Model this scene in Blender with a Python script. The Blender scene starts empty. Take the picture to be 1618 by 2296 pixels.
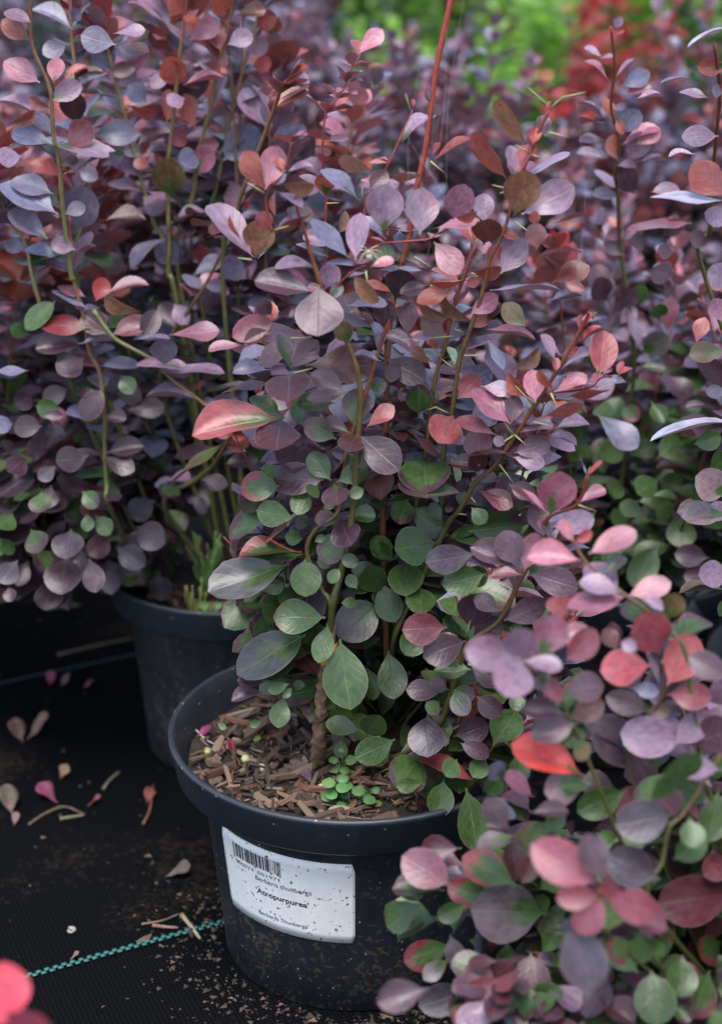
import bpy, bmesh, math, random
import numpy as np
from mathutils import Vector, Matrix, noise as mnoise

# ------------------------------------------------------------------ camera, world, light, exposure
SC = bpy.context.scene
COL = SC.collection
R = math.radians
CAMX, CAMY, CAMZ, PITCH, FPX = 0.0034, -0.79, 0.561, R(21.15), 3700.0   # FPX: focal length in units of the 1618 x 2296 picture
cam_d = bpy.data.cameras.new('camera')
cam = bpy.data.objects.new('camera', cam_d)
COL.objects.link(cam)
cam.location = (CAMX, CAMY, CAMZ)
cam.rotation_euler = (R(90) - PITCH, 0, 0)
cam_d.sensor_fit = 'VERTICAL'
cam_d.sensor_height = 36
cam_d.lens = 36 * FPX / 2296
cam_d.clip_start = 0.02
cam_d.clip_end = 200
cam_d.dof.use_dof = True
cam_d.dof.focus_distance = 0.83
cam_d.dof.aperture_fstop = 6.6
SC.camera = cam

SUN_EL, SUN_AZ = R(71), R(188)        # azimuth clockwise from +Y (beyond the plants)
world = bpy.data.worlds.new('World')
SC.world = world
world.use_nodes = True
wn = world.node_tree.nodes
wl = world.node_tree.links
sky = wn.new('ShaderNodeTexSky')
sky.sky_type = 'NISHITA'
sky.sun_disc = False
sky.sun_elevation = SUN_EL
sky.sun_rotation = SUN_AZ
sky.air_density = 1.0
sky.dust_density = 2.0
hs = wn.new('ShaderNodeHueSaturation')
hs.inputs['Saturation'].default_value = 0.82
wl.new(sky.outputs['Color'], hs.inputs['Color'])
wl.new(hs.outputs['Color'], wn['Background'].inputs['Color'])
wn['Background'].inputs['Strength'].default_value = 0.15
sun_d = bpy.data.lights.new('sun', 'SUN')
sun_d.energy = 1.3
sun_d.angle = R(35)
sun_d.color = (1.0, 0.98, 0.95)
sun = bpy.data.objects.new('sun', sun_d)
COL.objects.link(sun)
sd = Vector((math.sin(SUN_AZ) * math.cos(SUN_EL), math.cos(SUN_AZ) * math.cos(SUN_EL), math.sin(SUN_EL)))
sun.rotation_euler = sd.to_track_quat('Z', 'Y').to_euler()
sun.location = sd * 5
SC.view_settings.view_transform = 'Standard'
SC.view_settings.look = 'None'
SC.view_settings.gamma = 1
SC.view_settings.exposure = 1.56
SC.render.engine = 'CYCLES'
SC.cycles.use_denoising = True
SC.cycles.max_bounces = 6
SC.cycles.diffuse_bounces = 3
SC.cycles.glossy_bounces = 2
SC.cycles.transmission_bounces = 3

# ------------------------------------------------------------------ picture <-> place
CAM = Vector((CAMX, CAMY, CAMZ))
RT = Vector((1, 0, 0))
FW = Vector((0, math.cos(PITCH), -math.sin(PITCH)))
UPV = Vector((0, math.sin(PITCH), math.cos(PITCH)))
BK = -FW
S0 = 1.78368


def ray(px, py):
    return RT * ((px - 809) / FPX) - UPV * ((py - 1148) / FPX) + FW


def at_y(px, py, Y):
    d = ray(px, py)
    return CAM + d * ((Y - CAMY) / d.y)


def at_z(px, py, z):
    d = ray(px, py)
    return CAM + d * ((z - CAMZ) / d.z)


def proj(p):
    v = p - CAM
    t = v.dot(FW)
    return 809 + FPX * v.dot(RT) / t, 1148 - FPX * v.dot(UPV) / t, t


# ------------------------------------------------------------------ colours
def lin(c):
    c = c / 255.0
    return c / 12.92 if c <= 0.04045 else ((c + 0.055) / 1.055) ** 2.4


ALB = 0.56
PAL = {
    'p': (86, 60, 74, .04), 'p2': (112, 80, 98, .03), 'p3': (98, 64, 82, .1), 'pd': (96, 86, 98, .12), 'pt': (104, 84, 74, .5),
    'l': (168, 146, 170, 0), 'l2': (166, 134, 158, 0), 's': (134, 140, 166, .0), 's2': (124, 124, 146, 0),  # lavender, slate and pink leaf tones, brightened to carry the sky's bluish sheen
    'k': (200, 134, 150, 0), 'k2': (174, 116, 136, 0), 'k3': (152, 98, 112, .1), 'kl': (150, 112, 132, 0), 'ko': (160, 110, 112, 0),
    'r': (178, 88, 88, .04), 'r2': (134, 72, 84, .05), 'r3': (152, 64, 54, .0), 'R': (184, 42, 48, 0), 'R2': (178, 84, 94, 0),
    'R3': (178, 84, 106, .05), 'rD': (150, 64, 82, .06), 'rD2': (112, 62, 74, .1), 'm': (104, 50, 52, .08), 'm2': (98, 48, 56, .12),
    'mo': (114, 70, 60, .1), 'o': (190, 106, 86, 0), 't': (150, 116, 92, .1), 'ol': (106, 92, 56, .3), 'ob': (122, 80, 66, .1),
    'g': (94, 84, 62, .84), 'h': (60, 86, 66, .8), 'hw': (96, 112, 98, .8), 'y': (98, 98, 96, .35), 'y2': (76, 82, 80, .4), 'yg': (114, 104, 108, .35),
    'lime': (134, 152, 62, .9), 'lime2': (112, 134, 74, .9), 'lg': (128, 132, 104, .8), 'pale': (165, 192, 165, .2), 'silver': (182, 184, 200, 0),
    'fire': (226, 84, 70, .2), 'yellow': (218, 160, 30, 0), 'dry': (134, 92, 74, .1), 'dry2': (110, 72, 60, .5),
    'xg': (96, 66, 78, .55), 'x': (98, 74, 72, .45), 'x2': (100, 72, 84, .25), 'xr': (132, 56, 66, .5), 'gr': (134, 58, 66, .85), 'gr2': (150, 40, 56, .72),
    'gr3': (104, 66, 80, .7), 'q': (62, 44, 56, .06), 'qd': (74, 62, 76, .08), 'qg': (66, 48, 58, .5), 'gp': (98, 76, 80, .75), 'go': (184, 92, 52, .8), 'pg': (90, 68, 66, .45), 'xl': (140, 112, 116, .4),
    'rg': (144, 62, 70, .2), 'mk': (70, 44, 50, 0), 'ml': (146, 128, 130, .3),
    'G1': (176, 202, 130, 1.2), 'G2': (148, 180, 108, 1.2), 'G3': (198, 220, 152, 1.2), 'RR': (230, 84, 84, 0), 'RO': (214, 112, 82, 0), 'RK': (242, 128, 130, 0),
}


DUSKY = set('p p2 l l2 s s2 k k2 k3 kl ko r r2 r3 R R2 R3 rD rD2 m m2 mo o xl'.split())


def pal(code, rnd=None):
    r, g, b, a = PAL[code]
    if code in DUSKY:                                     # the shrubs' common wine purple runs through all of these
        k = .30 if rnd is None else rnd.uniform(.08, .36)
        r, g, b = r + (102 - r) * k, g + (74 - g) * k, b + (82 - b) * k
    if code in ('l', 's', 'k', 'r', 'o', 'k2') and rnd is not None and rnd.random() < .25:
        a = rnd.uniform(.1, .3)
    if code in ('p', 'p2', 'p3', 'pd', 'm', 'm2', 'rD2', 'xg', 'x2'):
        r, g, b = r * .88, g * .88, b * .88
    j = 1.0 if rnd is None else rnd.uniform(.86, 1.16)
    return tuple(1.32 * lin(q) ** 1.17 * ALB * j for q in (r, g, b)) + (a,)


# ------------------------------------------------------------------ materials
def new_mat(name):
    m = bpy.data.materials.new(name)
    m.use_nodes = True
    m.node_tree.nodes.clear()
    return m, m.node_tree.nodes, m.node_tree.links


def math_node(n, l, op, a, b=None, clamp=False):
    k = n.new('ShaderNodeMath')
    k.operation = op
    k.use_clamp = clamp
    for i, v in enumerate((a, b)):
        if v is None:
            continue
        if isinstance(v, (int, float)):
            k.inputs[i].default_value = v
        else:
            l.new(v, k.inputs[i])
    return k.outputs[0]


def mix_col(n, l, fac, a, b, mode='MIX'):
    k = n.new('ShaderNodeMix')
    k.data_type = 'RGBA'
    k.blend_type = mode
    for sock, v in ((k.inputs[0], fac), (k.inputs[6], a), (k.inputs[7], b)):
        if isinstance(v, (int, float)):
            sock.default_value = v
        elif isinstance(v, tuple):
            sock.default_value = v if len(v) == 4 else (*v, 1)
        else:
            l.new(v, sock)
    return k.outputs[2]


def noise_tex(n, l, vec, scale, detail=2, w=None):
    k = n.new('ShaderNodeTexNoise')
    if w is not None:
        k.noise_dimensions = '4D'
        l.new(w, k.inputs['W'])
    k.inputs['Scale'].default_value = scale
    k.inputs['Detail'].default_value = detail
    if vec is not None:
        l.new(vec, k.inputs['Vector'])
    return k.outputs['Fac']


def leaf_material(name, per_object, rough=0.33, sheen=0.06, trans=0.14, bright=False):
    m, n, l = new_mat(name)
    out = n.new('ShaderNodeOutputMaterial')
    uvn = n.new('ShaderNodeUVMap')
    uvn.uv_map = 'UVMap'
    sep = n.new('ShaderNodeSeparateXYZ')
    l.new(uvn.outputs[0], sep.inputs[0])
    u, v = sep.outputs[0], sep.outputs[1]
    geo = n.new('ShaderNodeNewGeometry')
    oi = n.new('ShaderNodeObjectInfo')
    if per_object:
        base, alpha, rand = oi.outputs['Color'], oi.outputs['Alpha'], oi.outputs['Random']
    else:
        at = n.new('ShaderNodeAttribute')
        at.attribute_name = 'Col'
        base, alpha, rand = at.outputs['Color'], at.outputs['Alpha'], geo.outputs['Random Per Island']
    w = math_node(n, l, 'MULTIPLY', rand, 57.0)
    side = math_node(n, l, 'ABSOLUTE', math_node(n, l, 'SUBTRACT', math_node(n, l, 'MULTIPLY', u, 2.0), 1.0))
    big = noise_tex(n, l, uvn.outputs[0], 3.2, 3, w)
    # green towards the stalk and the middle of the blade, by the leaf's own share of green
    q = math_node(n, l, 'ADD', math_node(n, l, 'MULTIPLY', v, 0.75), math_node(n, l, 'MULTIPLY', math_node(n, l, 'MULTIPLY', side, side), 0.36))
    g = math_node(n, l, 'ADD', math_node(n, l, 'SUBTRACT', math_node(n, l, 'MULTIPLY', alpha, 1.35), q), math_node(n, l, 'MULTIPLY', math_node(n, l, 'SUBTRACT', big, 0.5), 0.75))
    g = math_node(n, l, 'MULTIPLY', g, 7.0, True)
    gr = n.new('ShaderNodeValToRGB')
    gr.color_ramp.elements[0].color = (.024, .056, .009, 1)
    gr.color_ramp.elements[1].color = (.046, .088, .020, 1)
    l.new(rand, gr.inputs[0])
    c = mix_col(n, l, g, base, base if bright else gr.outputs[0])
    # mottling, veins, margin
    hue = noise_tex(n, l, uvn.outputs[0], 1.7, 2, math_node(n, l, 'ADD', w, 23.0))
    c = mix_col(n, l, math_node(n, l, 'MULTIPLY', math_node(n, l, 'MULTIPLY', math_node(n, l, 'SUBTRACT', hue, .42), 4.0, True), math_node(n, l, 'SUBTRACT', .75, math_node(n, l, 'MULTIPLY', g, .7))), c, mix_col(n, l, 1.0, c, (1.10, .80, .84, 1), 'MULTIPLY'))
    mot = noise_tex(n, l, uvn.outputs[0], 7.0, 4, w)
    mr = n.new('ShaderNodeMapRange')
    mr.inputs[1].default_value, mr.inputs[2].default_value = .3, .7
    mr.inputs[3].default_value, mr.inputs[4].default_value = .66, 1.30
    l.new(mot, mr.inputs[0])
    c = mix_col(n, l, 1.0, c, mr.outputs[0], 'MULTIPLY')
    mid = math_node(n, l, 'SUBTRACT', 1.0, math_node(n, l, 'MULTIPLY', side, 24.0), True)
    c = mix_col(n, l, math_node(n, l, 'MULTIPLY', mid, 0.35), c, mix_col(n, l, 0.6, c, (.36, .22, .18)))
    vw = n.new('ShaderNodeTexWave')
    vw.wave_type = 'BANDS'
    vw.bands_direction = 'Y'
    vw.inputs['Scale'].default_value = 2.0
    vw.inputs['Distortion'].default_value = 1.5
    vw.inputs['Detail'].default_value = 1
    cb = n.new('ShaderNodeCombineXYZ')
    l.new(math_node(n, l, 'SUBTRACT', v, math_node(n, l, 'MULTIPLY', side, 0.34)), cb.inputs[1])
    l.new(math_node(n, l, 'ADD', math_node(n, l, 'MULTIPLY', u, 0.35), w), cb.inputs[0])
    l.new(cb.outputs[0], vw.inputs['Vector'])
    vein = math_node(n, l, 'POWER', vw.outputs['Fac'], 9.0)
    c = mix_col(n, l, math_node(n, l, 'MULTIPLY', vein, 0.09), c, mix_col(n, l, .5, c, (.30, .20, .20)))
    edge = math_node(n, l, 'MULTIPLY', math_node(n, l, 'SUBTRACT', side, 0.93), 14.0, True)
    c = mix_col(n, l, math_node(n, l, 'MULTIPLY', edge, 0.45), c, mix_col(n, l, .5, c, (.42, .26, .22)))
    # waxy bloom worn in patches, dust specks on some leaves
    bl = noise_tex(n, l, uvn.outputs[0], 2.2, 5, math_node(n, l, 'ADD', w, 11.0))
    bw = n.new('ShaderNodeRGBToBW')                        # pale leaves carry more of the wax
    l.new(base, bw.inputs[0])
    lum = math_node(n, l, 'MINIMUM', bw.outputs[0], .09)
    blm = math_node(n, l, 'MULTIPLY', math_node(n, l, 'SUBTRACT', bl, 0.50), 2.2, True)
    c = mix_col(n, l, math_node(n, l, 'MULTIPLY', math_node(n, l, 'MULTIPLY', blm, math_node(n, l, 'MULTIPLY', lum, 4.2)), math_node(n, l, 'SUBTRACT', 1.0, math_node(n, l, 'MULTIPLY', g, .75))), c, (.22, .22, .29))
    vo = n.new('ShaderNodeTexVoronoi')
    vo.voronoi_dimensions = '4D'
    vo.inputs['Scale'].default_value = 15
    l.new(uvn.outputs[0], vo.inputs['Vector'])
    l.new(w, vo.inputs['W'])
    spk = math_node(n, l, 'MULTIPLY', math_node(n, l, 'SUBTRACT', 0.20, vo.outputs['Distance']), 14.0, True)
    spk = math_node(n, l, 'MULTIPLY', spk, math_node(n, l, 'MULTIPLY', math_node(n, l, 'SUBTRACT', bl, 0.55), 4.0, True))
    c = mix_col(n, l, math_node(n, l, 'MULTIPLY', spk, 0.5), c, (.40, .42, .42))
    back = mix_col(n, l, 0.42, c, mix_col(n, l, g, (.15, .080, .062), (.12, .18, .06)))
    c2 = mix_col(n, l, geo.outputs['Backfacing'], c, back)
    ps = n.new('ShaderNodeBsdfPrincipled')
    l.new(c2, ps.inputs['Base Color'])
    ro = n.new('ShaderNodeMapRange')
    ro.inputs[3].default_value, ro.inputs[4].default_value = rough - .10, rough + .14
    l.new(mot, ro.inputs[0])
    l.new(ro.outputs[0], ps.inputs['Roughness'])
    ps.inputs['Specular IOR Level'].default_value = .5
    ps.inputs['Sheen Weight'].default_value = sheen
    ps.inputs['Sheen Roughness'].default_value = 0.5
    ps.inputs['Sheen Tint'].default_value = (.86, .88, 1, 1)
    bp = n.new('ShaderNodeBump')
    bp.inputs['Strength'].default_value = 0.22
    bp.inputs['Distance'].default_value = 0.0012
    h = math_node(n, l, 'SUBTRACT', math_node(n, l, 'MULTIPLY', mot, 0.8), math_node(n, l, 'ADD', math_node(n, l, 'MULTIPLY', vein, 0.14), mid))
    l.new(h, bp.inputs['Height'])
    l.new(bp.outputs[0], ps.inputs['Normal'])
    tr = n.new('ShaderNodeBsdfTranslucent')
    l.new(mix_col(n, l, 1.0, c2, mix_col(n, l, g, (2.0, 1.25, 1.2, 1), (1.25, 1.8, .6, 1)), 'MULTIPLY'), tr.inputs['Color'])
    mx = n.new('ShaderNodeMixShader')
    mx.inputs[0].default_value = trans
    l.new(ps.outputs[0], mx.inputs[1])
    l.new(tr.outputs[0], mx.inputs[2])
    l.new(mx.outputs[0], out.inputs[0])
    return m


def simple_mat(name, col, rough=.6, var=.0, scale=60, bump=0, col2=None, spec=.5, attr=None, objcol=False, detail=4):
    m, n, l = new_mat(name)
    out = n.new('ShaderNodeOutputMaterial')
    ps = n.new('ShaderNodeBsdfPrincipled')
    tc = n.new('ShaderNodeTexCoord')
    oi = n.new('ShaderNodeObjectInfo')
    if attr:
        a = n.new('ShaderNodeAttribute')
        a.attribute_name = attr
        base = a.outputs['Color']
    elif objcol:
        base = oi.outputs['Color']
    else:
        rgb = n.new('ShaderNodeRGB')
        rgb.outputs[0].default_value = (*col, 1)
        base = rgb.outputs[0]
    nz = noise_tex(n, l, tc.outputs['Object'], scale, detail, math_node(n, l, 'MULTIPLY', oi.outputs['Random'], 31.0))
    if col2:
        k = math_node(n, l, 'MULTIPLY', math_node(n, l, 'SUBTRACT', nz, .45), 5.0, True)
        base = mix_col(n, l, k, base, col2)
    if var:
        mr = n.new('ShaderNodeMapRange')
        mr.inputs[1].default_value, mr.inputs[2].default_value = .3, .7
        mr.inputs[3].default_value, mr.inputs[4].default_value = 1 - var, 1 + var
        l.new(nz, mr.inputs[0])
        base = mix_col(n, l, 1.0, base, mr.outputs[0], 'MULTIPLY')
    l.new(base, ps.inputs['Base Color'])
    ps.inputs['Roughness'].default_value = rough
    ps.inputs['Specular IOR Level'].default_value = spec
    if bump:
        bp = n.new('ShaderNodeBump')
        bp.inputs['Strength'].default_value = .6
        bp.inputs['Distance'].default_value = bump
        l.new(nz, bp.inputs['Height'])
        l.new(bp.outputs[0], ps.inputs['Normal'])
    l.new(ps.outputs[0], out.inputs[0])
    return m


M_LEAF = leaf_material('leaf', True)
M_FOL = leaf_material('foliage', False)
M_GLEAF = leaf_material('green_leaf', False, rough=.5, sheen=.05, trans=.5, bright=True)
M_STEM = simple_mat('stem', (0, 0, 0), .5, .25, 240, .0006, attr='Col')
M_THORN = simple_mat('thorn', (.30, .29, .12), .45)
M_BARK = simple_mat('woody_bark', (.16, .095, .055), .85, .45, 420, .0016)
M_CHIP = simple_mat('bark_chip', (.2, .1, .06), .85, .4, 380, .0012, objcol=True)
M_CRUMB = simple_mat('crumb', (.05, .03, .02), .9, .3, 300, attr='Col')
M_SOIL = simple_mat('soil', (.020, .013, .009), .95, .5, 160, .003)
M_SPROUT = simple_mat('sprout', (.20, .34, .09), .5, .2, 200, objcol=True)
M_LITTER = simple_mat('litter', (.2, .1, .06), .7, .35, 260, .0008, objcol=True)
M_INK = simple_mat('ink', (.012, .012, .014), .6)
M_TEAL = simple_mat('teal_thread', (.013, .095, .088), .6, .3, 900)
M_WEB = simple_mat('web_silk', (.32, .34, .36), .4)
M_SPIDER = simple_mat('spider_body', (.40, .36, .25), .5, .3, 900)


def plastic_material(name='black_plastic', c0=(.0065, .008, .011), c1=(.012, .0145, .0195), soil=.16):
    """black pot plastic: scuffed, with soil splashed up the lower wall and pale specks"""
    m, n, l = new_mat(name)
    out = n.new('ShaderNodeOutputMaterial')
    ps = n.new('ShaderNodeBsdfPrincipled')
    tc = n.new('ShaderNodeTexCoord')
    sep = n.new('ShaderNodeSeparateXYZ')
    l.new(tc.outputs['Object'], sep.inputs[0])
    hgt = n.new('ShaderNodeMapRange')                       # more soil near the foot, where rain splashes it
    hgt.inputs[1].default_value, hgt.inputs[2].default_value = 0.0, 0.12
    hgt.inputs[3].default_value, hgt.inputs[4].default_value = soil, .02
    l.new(sep.outputs[2], hgt.inputs[0])
    n1 = noise_tex(n, l, tc.outputs['Object'], 320, 3)
    n2 = noise_tex(n, l, tc.outputs['Object'], 34, 4)
    d = math_node(n, l, 'ADD', math_node(n, l, 'ADD', n1, math_node(n, l, 'MULTIPLY', n2, .5)), hgt.outputs[0])
    f = math_node(n, l, 'MULTIPLY', math_node(n, l, 'SUBTRACT', d, .93), 9.0, True)
    c = mix_col(n, l, math_node(n, l, 'MULTIPLY', n2, 1.0), c0, c1)
    c = mix_col(n, l, math_node(n, l, 'MULTIPLY', f, .8), c, (.05, .034, .022))
    mp = n.new('ShaderNodeMapping')
    mp.inputs['Scale'].default_value = (1, 1, .09)
    l.new(tc.outputs['Object'], mp.inputs[0])
    stv = noise_tex(n, l, mp.outputs[0], 150, 4)
    c = mix_col(n, l, math_node(n, l, 'MULTIPLY', math_node(n, l, 'MULTIPLY', math_node(n, l, 'SUBTRACT', stv, .5), 4.0, True), .20), c, (.040, .039, .038))
    vo = n.new('ShaderNodeTexVoronoi')
    vo.inputs['Scale'].default_value = 210
    l.new(tc.outputs['Object'], vo.inputs['Vector'])
    sp = math_node(n, l, 'MULTIPLY', math_node(n, l, 'SUBTRACT', .13, vo.outputs['Distance']), 30.0, True)
    sp = math_node(n, l, 'MULTIPLY', sp, math_node(n, l, 'GREATER_THAN', noise_tex(n, l, tc.outputs['Object'], 75, 2), .55))
    c = mix_col(n, l, math_node(n, l, 'MULTIPLY', sp, .7), c, (.36, .33, .29))
    l.new(c, ps.inputs['Base Color'])
    ro = n.new('ShaderNodeMapRange')
    ro.inputs[3].default_value, ro.inputs[4].default_value = .34, .62
    l.new(math_node(n, l, 'ADD', math_node(n, l, 'MULTIPLY', stv, .6), math_node(n, l, 'ADD', math_node(n, l, 'MULTIPLY', n2, .4), f)), ro.inputs[0])
    l.new(ro.outputs[0], ps.inputs['Roughness'])
    bp = n.new('ShaderNodeBump')
    bp.inputs['Strength'].default_value = .25
    bp.inputs['Distance'].default_value = .0006
    l.new(math_node(n, l, 'ADD', f, math_node(n, l, 'MULTIPLY', n2, .5)), bp.inputs['Height'])
    l.new(bp.outputs[0], ps.inputs['Normal'])
    l.new(ps.outputs[0], out.inputs[0])
    return m


def label_material():
    m, n, l = new_mat('label_paper')
    out = n.new('ShaderNodeOutputMaterial')
    ps = n.new('ShaderNodeBsdfPrincipled')
    uv = n.new('ShaderNodeUVMap')
    uv.uv_map = 'UVMap'
    mp = n.new('ShaderNodeMapping')
    mp.inputs['Scale'].default_value = (1.65, 1, 1)
    l.new(uv.outputs[0], mp.inputs[0])
    a = noise_tex(n, l, mp.outputs[0], 21, 5)
    b = noise_tex(n, l, mp.outputs[0], 4.5, 2)
    f = math_node(n, l, 'MULTIPLY', math_node(n, l, 'SUBTRACT', math_node(n, l, 'ADD', a, math_node(n, l, 'MULTIPLY', b, .40)), .825), 18.0, True)
    a2 = noise_tex(n, l, mp.outputs[0], 85, 2)
    f2 = math_node(n, l, 'MULTIPLY', math_node(n, l, 'SUBTRACT', a2, .655), 12.0, True)
    c = mix_col(n, l, b, (.60, .60, .59), (.84, .83, .80))
    c = mix_col(n, l, math_node(n, l, 'MULTIPLY', f2, .6), c, (.22, .17, .13))
    c = mix_col(n, l, math_node(n, l, 'MULTIPLY', f, .95), c, mix_col(n, l, a2, (.02, .014, .01), (.19, .10, .05)))
    l.new(c, ps.inputs['Base Color'])
    ps.inputs['Roughness'].default_value = .5
    l.new(ps.outputs[0], out.inputs[0])
    return m


def mat_material():
    """woven black ground cover, dusted with soil"""
    m, n, l = new_mat('woven_mat')
    out = n.new('ShaderNodeOutputMaterial')
    ps = n.new('ShaderNodeBsdfPrincipled')
    tc = n.new('ShaderNodeTexCoord')
    mp = n.new('ShaderNodeMapping')
    mp.inputs['Rotation'].default_value = (0, 0, R(-24))
    l.new(tc.outputs['Object'], mp.inputs[0])
    ws = []
    for ax in ('X', 'Y'):
        w = n.new('ShaderNodeTexWave')
        w.bands_direction = ax
        w.inputs['Scale'].default_value = 125
        w.inputs['Distortion'].default_value = .25
        l.new(mp.outputs[0], w.inputs['Vector'])
        ws.append(w.outputs['Fac'])
    weave = math_node(n, l, 'MULTIPLY', ws[0], ws[1])
    n1 = noise_tex(n, l, tc.outputs['Object'], 260, 4)
    n2 = noise_tex(n, l, tc.outputs['Object'], 9, 5)
    f = math_node(n, l, 'MULTIPLY', math_node(n, l, 'SUBTRACT', math_node(n, l, 'ADD', math_node(n, l, 'MULTIPLY', n1, .55), n2), .85), 6.0, True)
    c = mix_col(n, l, weave, (.0018, .0020, .0025), (.0052, .0058, .0068))
    c = mix_col(n, l, math_node(n, l, 'MULTIPLY', f, .85), c, (.019, .0135, .0095))
    l.new(c, ps.inputs['Base Color'])
    ps.inputs['Roughness'].default_value = .75
    ps.inputs['Specular IOR Level'].default_value = .035
    bp = n.new('ShaderNodeBump')
    bp.inputs['Strength'].default_value = .5
    bp.inputs['Distance'].default_value = .0006
    l.new(math_node(n, l, 'ADD', math_node(n, l, 'MULTIPLY', weave, math_node(n, l, 'SUBTRACT', 1.0, f)), math_node(n, l, 'MULTIPLY', n1, .6)), bp.inputs['Height'])
    l.new(bp.outputs[0], ps.inputs['Normal'])
    l.new(ps.outputs[0], out.inputs[0])
    return m


M_RIM = plastic_material('lit_rim_plastic', (.012, .016, .022), (.021, .027, .036), .0)  # the wall's black plastic, paler and bluer: sky light painted into the rim
M_POT, M_LABEL, M_MAT = plastic_material(), label_material(), mat_material()


# ------------------------------------------------------------------ object helpers
def tag(o, label=None, cat=None, group=None, kind=None):
    for k, v in (('label', label), ('category', cat), ('group', group), ('kind', kind)):
        if v:
            o[k] = v
    return o


def empty(name, loc):
    o = bpy.data.objects.new(name, None)
    o.empty_display_size = .03
    COL.objects.link(o)
    o.location = loc
    return o


def mesh_obj(name, verts, faces, mat, parent=None, smooth=True, cols=None, uvs=None, mesh_name=None, loc=None):
    me = bpy.data.meshes.new(mesh_name or name)
    me.from_pydata([tuple(v) for v in verts], [], faces)
    if smooth:
        me.polygons.foreach_set('use_smooth', [True] * len(me.polygons))
    if mat:
        me.materials.append(mat)
    if cols is not None:
        at = me.attributes.new('Col', 'FLOAT_COLOR', 'POINT')
        at.data.foreach_set('color', np.asarray(cols, dtype=np.float32).ravel())
    if uvs is not None:
        uvl = me.uv_layers.new(name='UVMap')
        vi = np.empty(len(me.loops), dtype=np.int32)
        me.loops.foreach_get('vertex_index', vi)
        uvl.data.foreach_set('uv', np.asarray(uvs, dtype=np.float32)[vi].ravel())
    me.update()
    if name is None:
        return me
    o = bpy.data.objects.new(name, me)
    COL.objects.link(o)
    if parent:
        o.parent = parent
    if loc is not None:
        o.location = loc
    return o


def smooth_path(pts, sub=5):
    """Catmull-Rom through the points"""
    P = [Vector(p) for p in pts]
    if len(P) < 3:
        return [P[0].lerp(P[-1], i / sub) for i in range(sub + 1)]
    Q = [P[0] * 2 - P[1]] + P + [P[-1] * 2 - P[-2]]
    out = []
    for i in range(1, len(Q) - 2):
        for k in range(sub):
            t = k / sub
            a, b, c, d = Q[i - 1], Q[i], Q[i + 1], Q[i + 2]
            out.append(0.5 * ((2 * b) + (c - a) * t + (2 * a - 5 * b + 4 * c - d) * t * t + (3 * b - a - 3 * c + d) * t ** 3))
    out.append(P[-1])
    return out


def tube(path, r0, r1, sides=6, c0=None, c1=None, taper=1.0, knobs=0.0):
    V, F, C = [], [], []
    n = len(path)
    ref = Vector((0.3, 1, 0.2)).normalized()
    for i, p in enumerate(path):
        t = (path[min(i + 1, n - 1)] - path[max(i - 1, 0)])
        t = t.normalized() if t.length > 1e-9 else Vector((0, 0, 1))
        a = t.cross(ref)
        a = a.normalized() if a.length > 1e-6 else Vector((1, 0, 0))
        b = t.cross(a)
        s = i / (n - 1)
        r = r0 + (r1 - r0) * s ** taper
        if knobs and i % 4 == 0:
            r *= 1 + knobs
        for k in range(sides):
            an = 2 * math.pi * k / sides
            V.append(p + (a * math.cos(an) + b * math.sin(an)) * r)
            if c0:
                C.append(tuple(c0[j] + (c1[j] - c0[j]) * s ** 1.7 for j in range(3)) + (1,))
    for i in range(n - 1):
        for k in range(sides):
            k2 = (k + 1) % sides
            F.append((i * sides + k, i * sides + k2, (i + 1) * sides + k2, (i + 1) * sides + k))
    F.append(tuple(range((n - 1) * sides, n * sides)))
    F.append(tuple(reversed(range(sides))))
    return V, F, C


class Bag:
    """collects pieces for one mesh"""
    def __init__(self):
        self.V, self.F, self.C, self.U = [], [], [], []

    def add(self, V, F, C=None, U=None):
        o = len(self.V)
        self.V.extend(V)
        self.F.extend(tuple(i + o for i in f) for f in F)
        if C:
            self.C.extend(C)
        if U:
            self.U.extend(U)


# ------------------------------------------------------------------ leaves
def leaf_shape(rows, cols, fold, droop, power, peak, wave, seed):
    rn = random.Random(seed)
    V, U, F = [], [], []
    ph, ph2 = rn.uniform(0, 6), rn.uniform(0, 6)
    pet = rn.uniform(.06, .15)
    asym = rn.uniform(-.06, .06)
    twist = rn.uniform(-.25, .25)
    for i in range(rows + 1):
        s = i / rows
        v = 0.55 * s + 0.45 * (0.5 - 0.5 * math.cos(math.pi * s))
        u = max(0.0, (v - pet) / (1 - pet))
        f = .5 * max(0.0, math.sin(math.pi * u ** peak)) ** power
        f = max(f, .03 * (1 - s) + .002)
        for j in range(cols + 1):
            side = 2 * j / cols - 1
            x = f * side * (1 + asym * side) + .03 * math.sin(2.4 * v + ph) * v
            z = fold * abs(f * side) ** 1.25 * 1.15 - droop * v * v + wave * math.sin(6.5 * v + ph2) * side * f + twist * v * side * f
            V.append((x, v, z))
            U.append((.5 + .5 * side, v))
    c1 = cols + 1
    for i in range(rows):
        for j in range(cols):
            F.append((i * c1 + j, i * c1 + j + 1, (i + 1) * c1 + j + 1, (i + 1) * c1 + j))
    return V, F, U


HI, LO = [], []
_rn = random.Random(3)
for k in range(12):
    args = (10, 4, [.08, .2, .35, .5][k % 4], _rn.uniform(-.10, .20), _rn.uniform(.50, .68), _rn.uniform(1.05, 1.45), _rn.uniform(.02, .12), k)
    V, F, U = leaf_shape(*args)
    me = mesh_obj(None, V, F, M_LEAF, uvs=U, mesh_name='leaf_blade')
    HI.append(me)
for k in range(8):
    V, F, U = leaf_shape(6, 2, _rn.uniform(.1, .5), _rn.uniform(-.1, .25), _rn.uniform(.52, .66), _rn.uniform(1.1, 1.45), .08, 50 + k)
    LO.append((np.array(V), F, U))


def _area(me):
    return sum(p.area for p in me.polygons)


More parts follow.
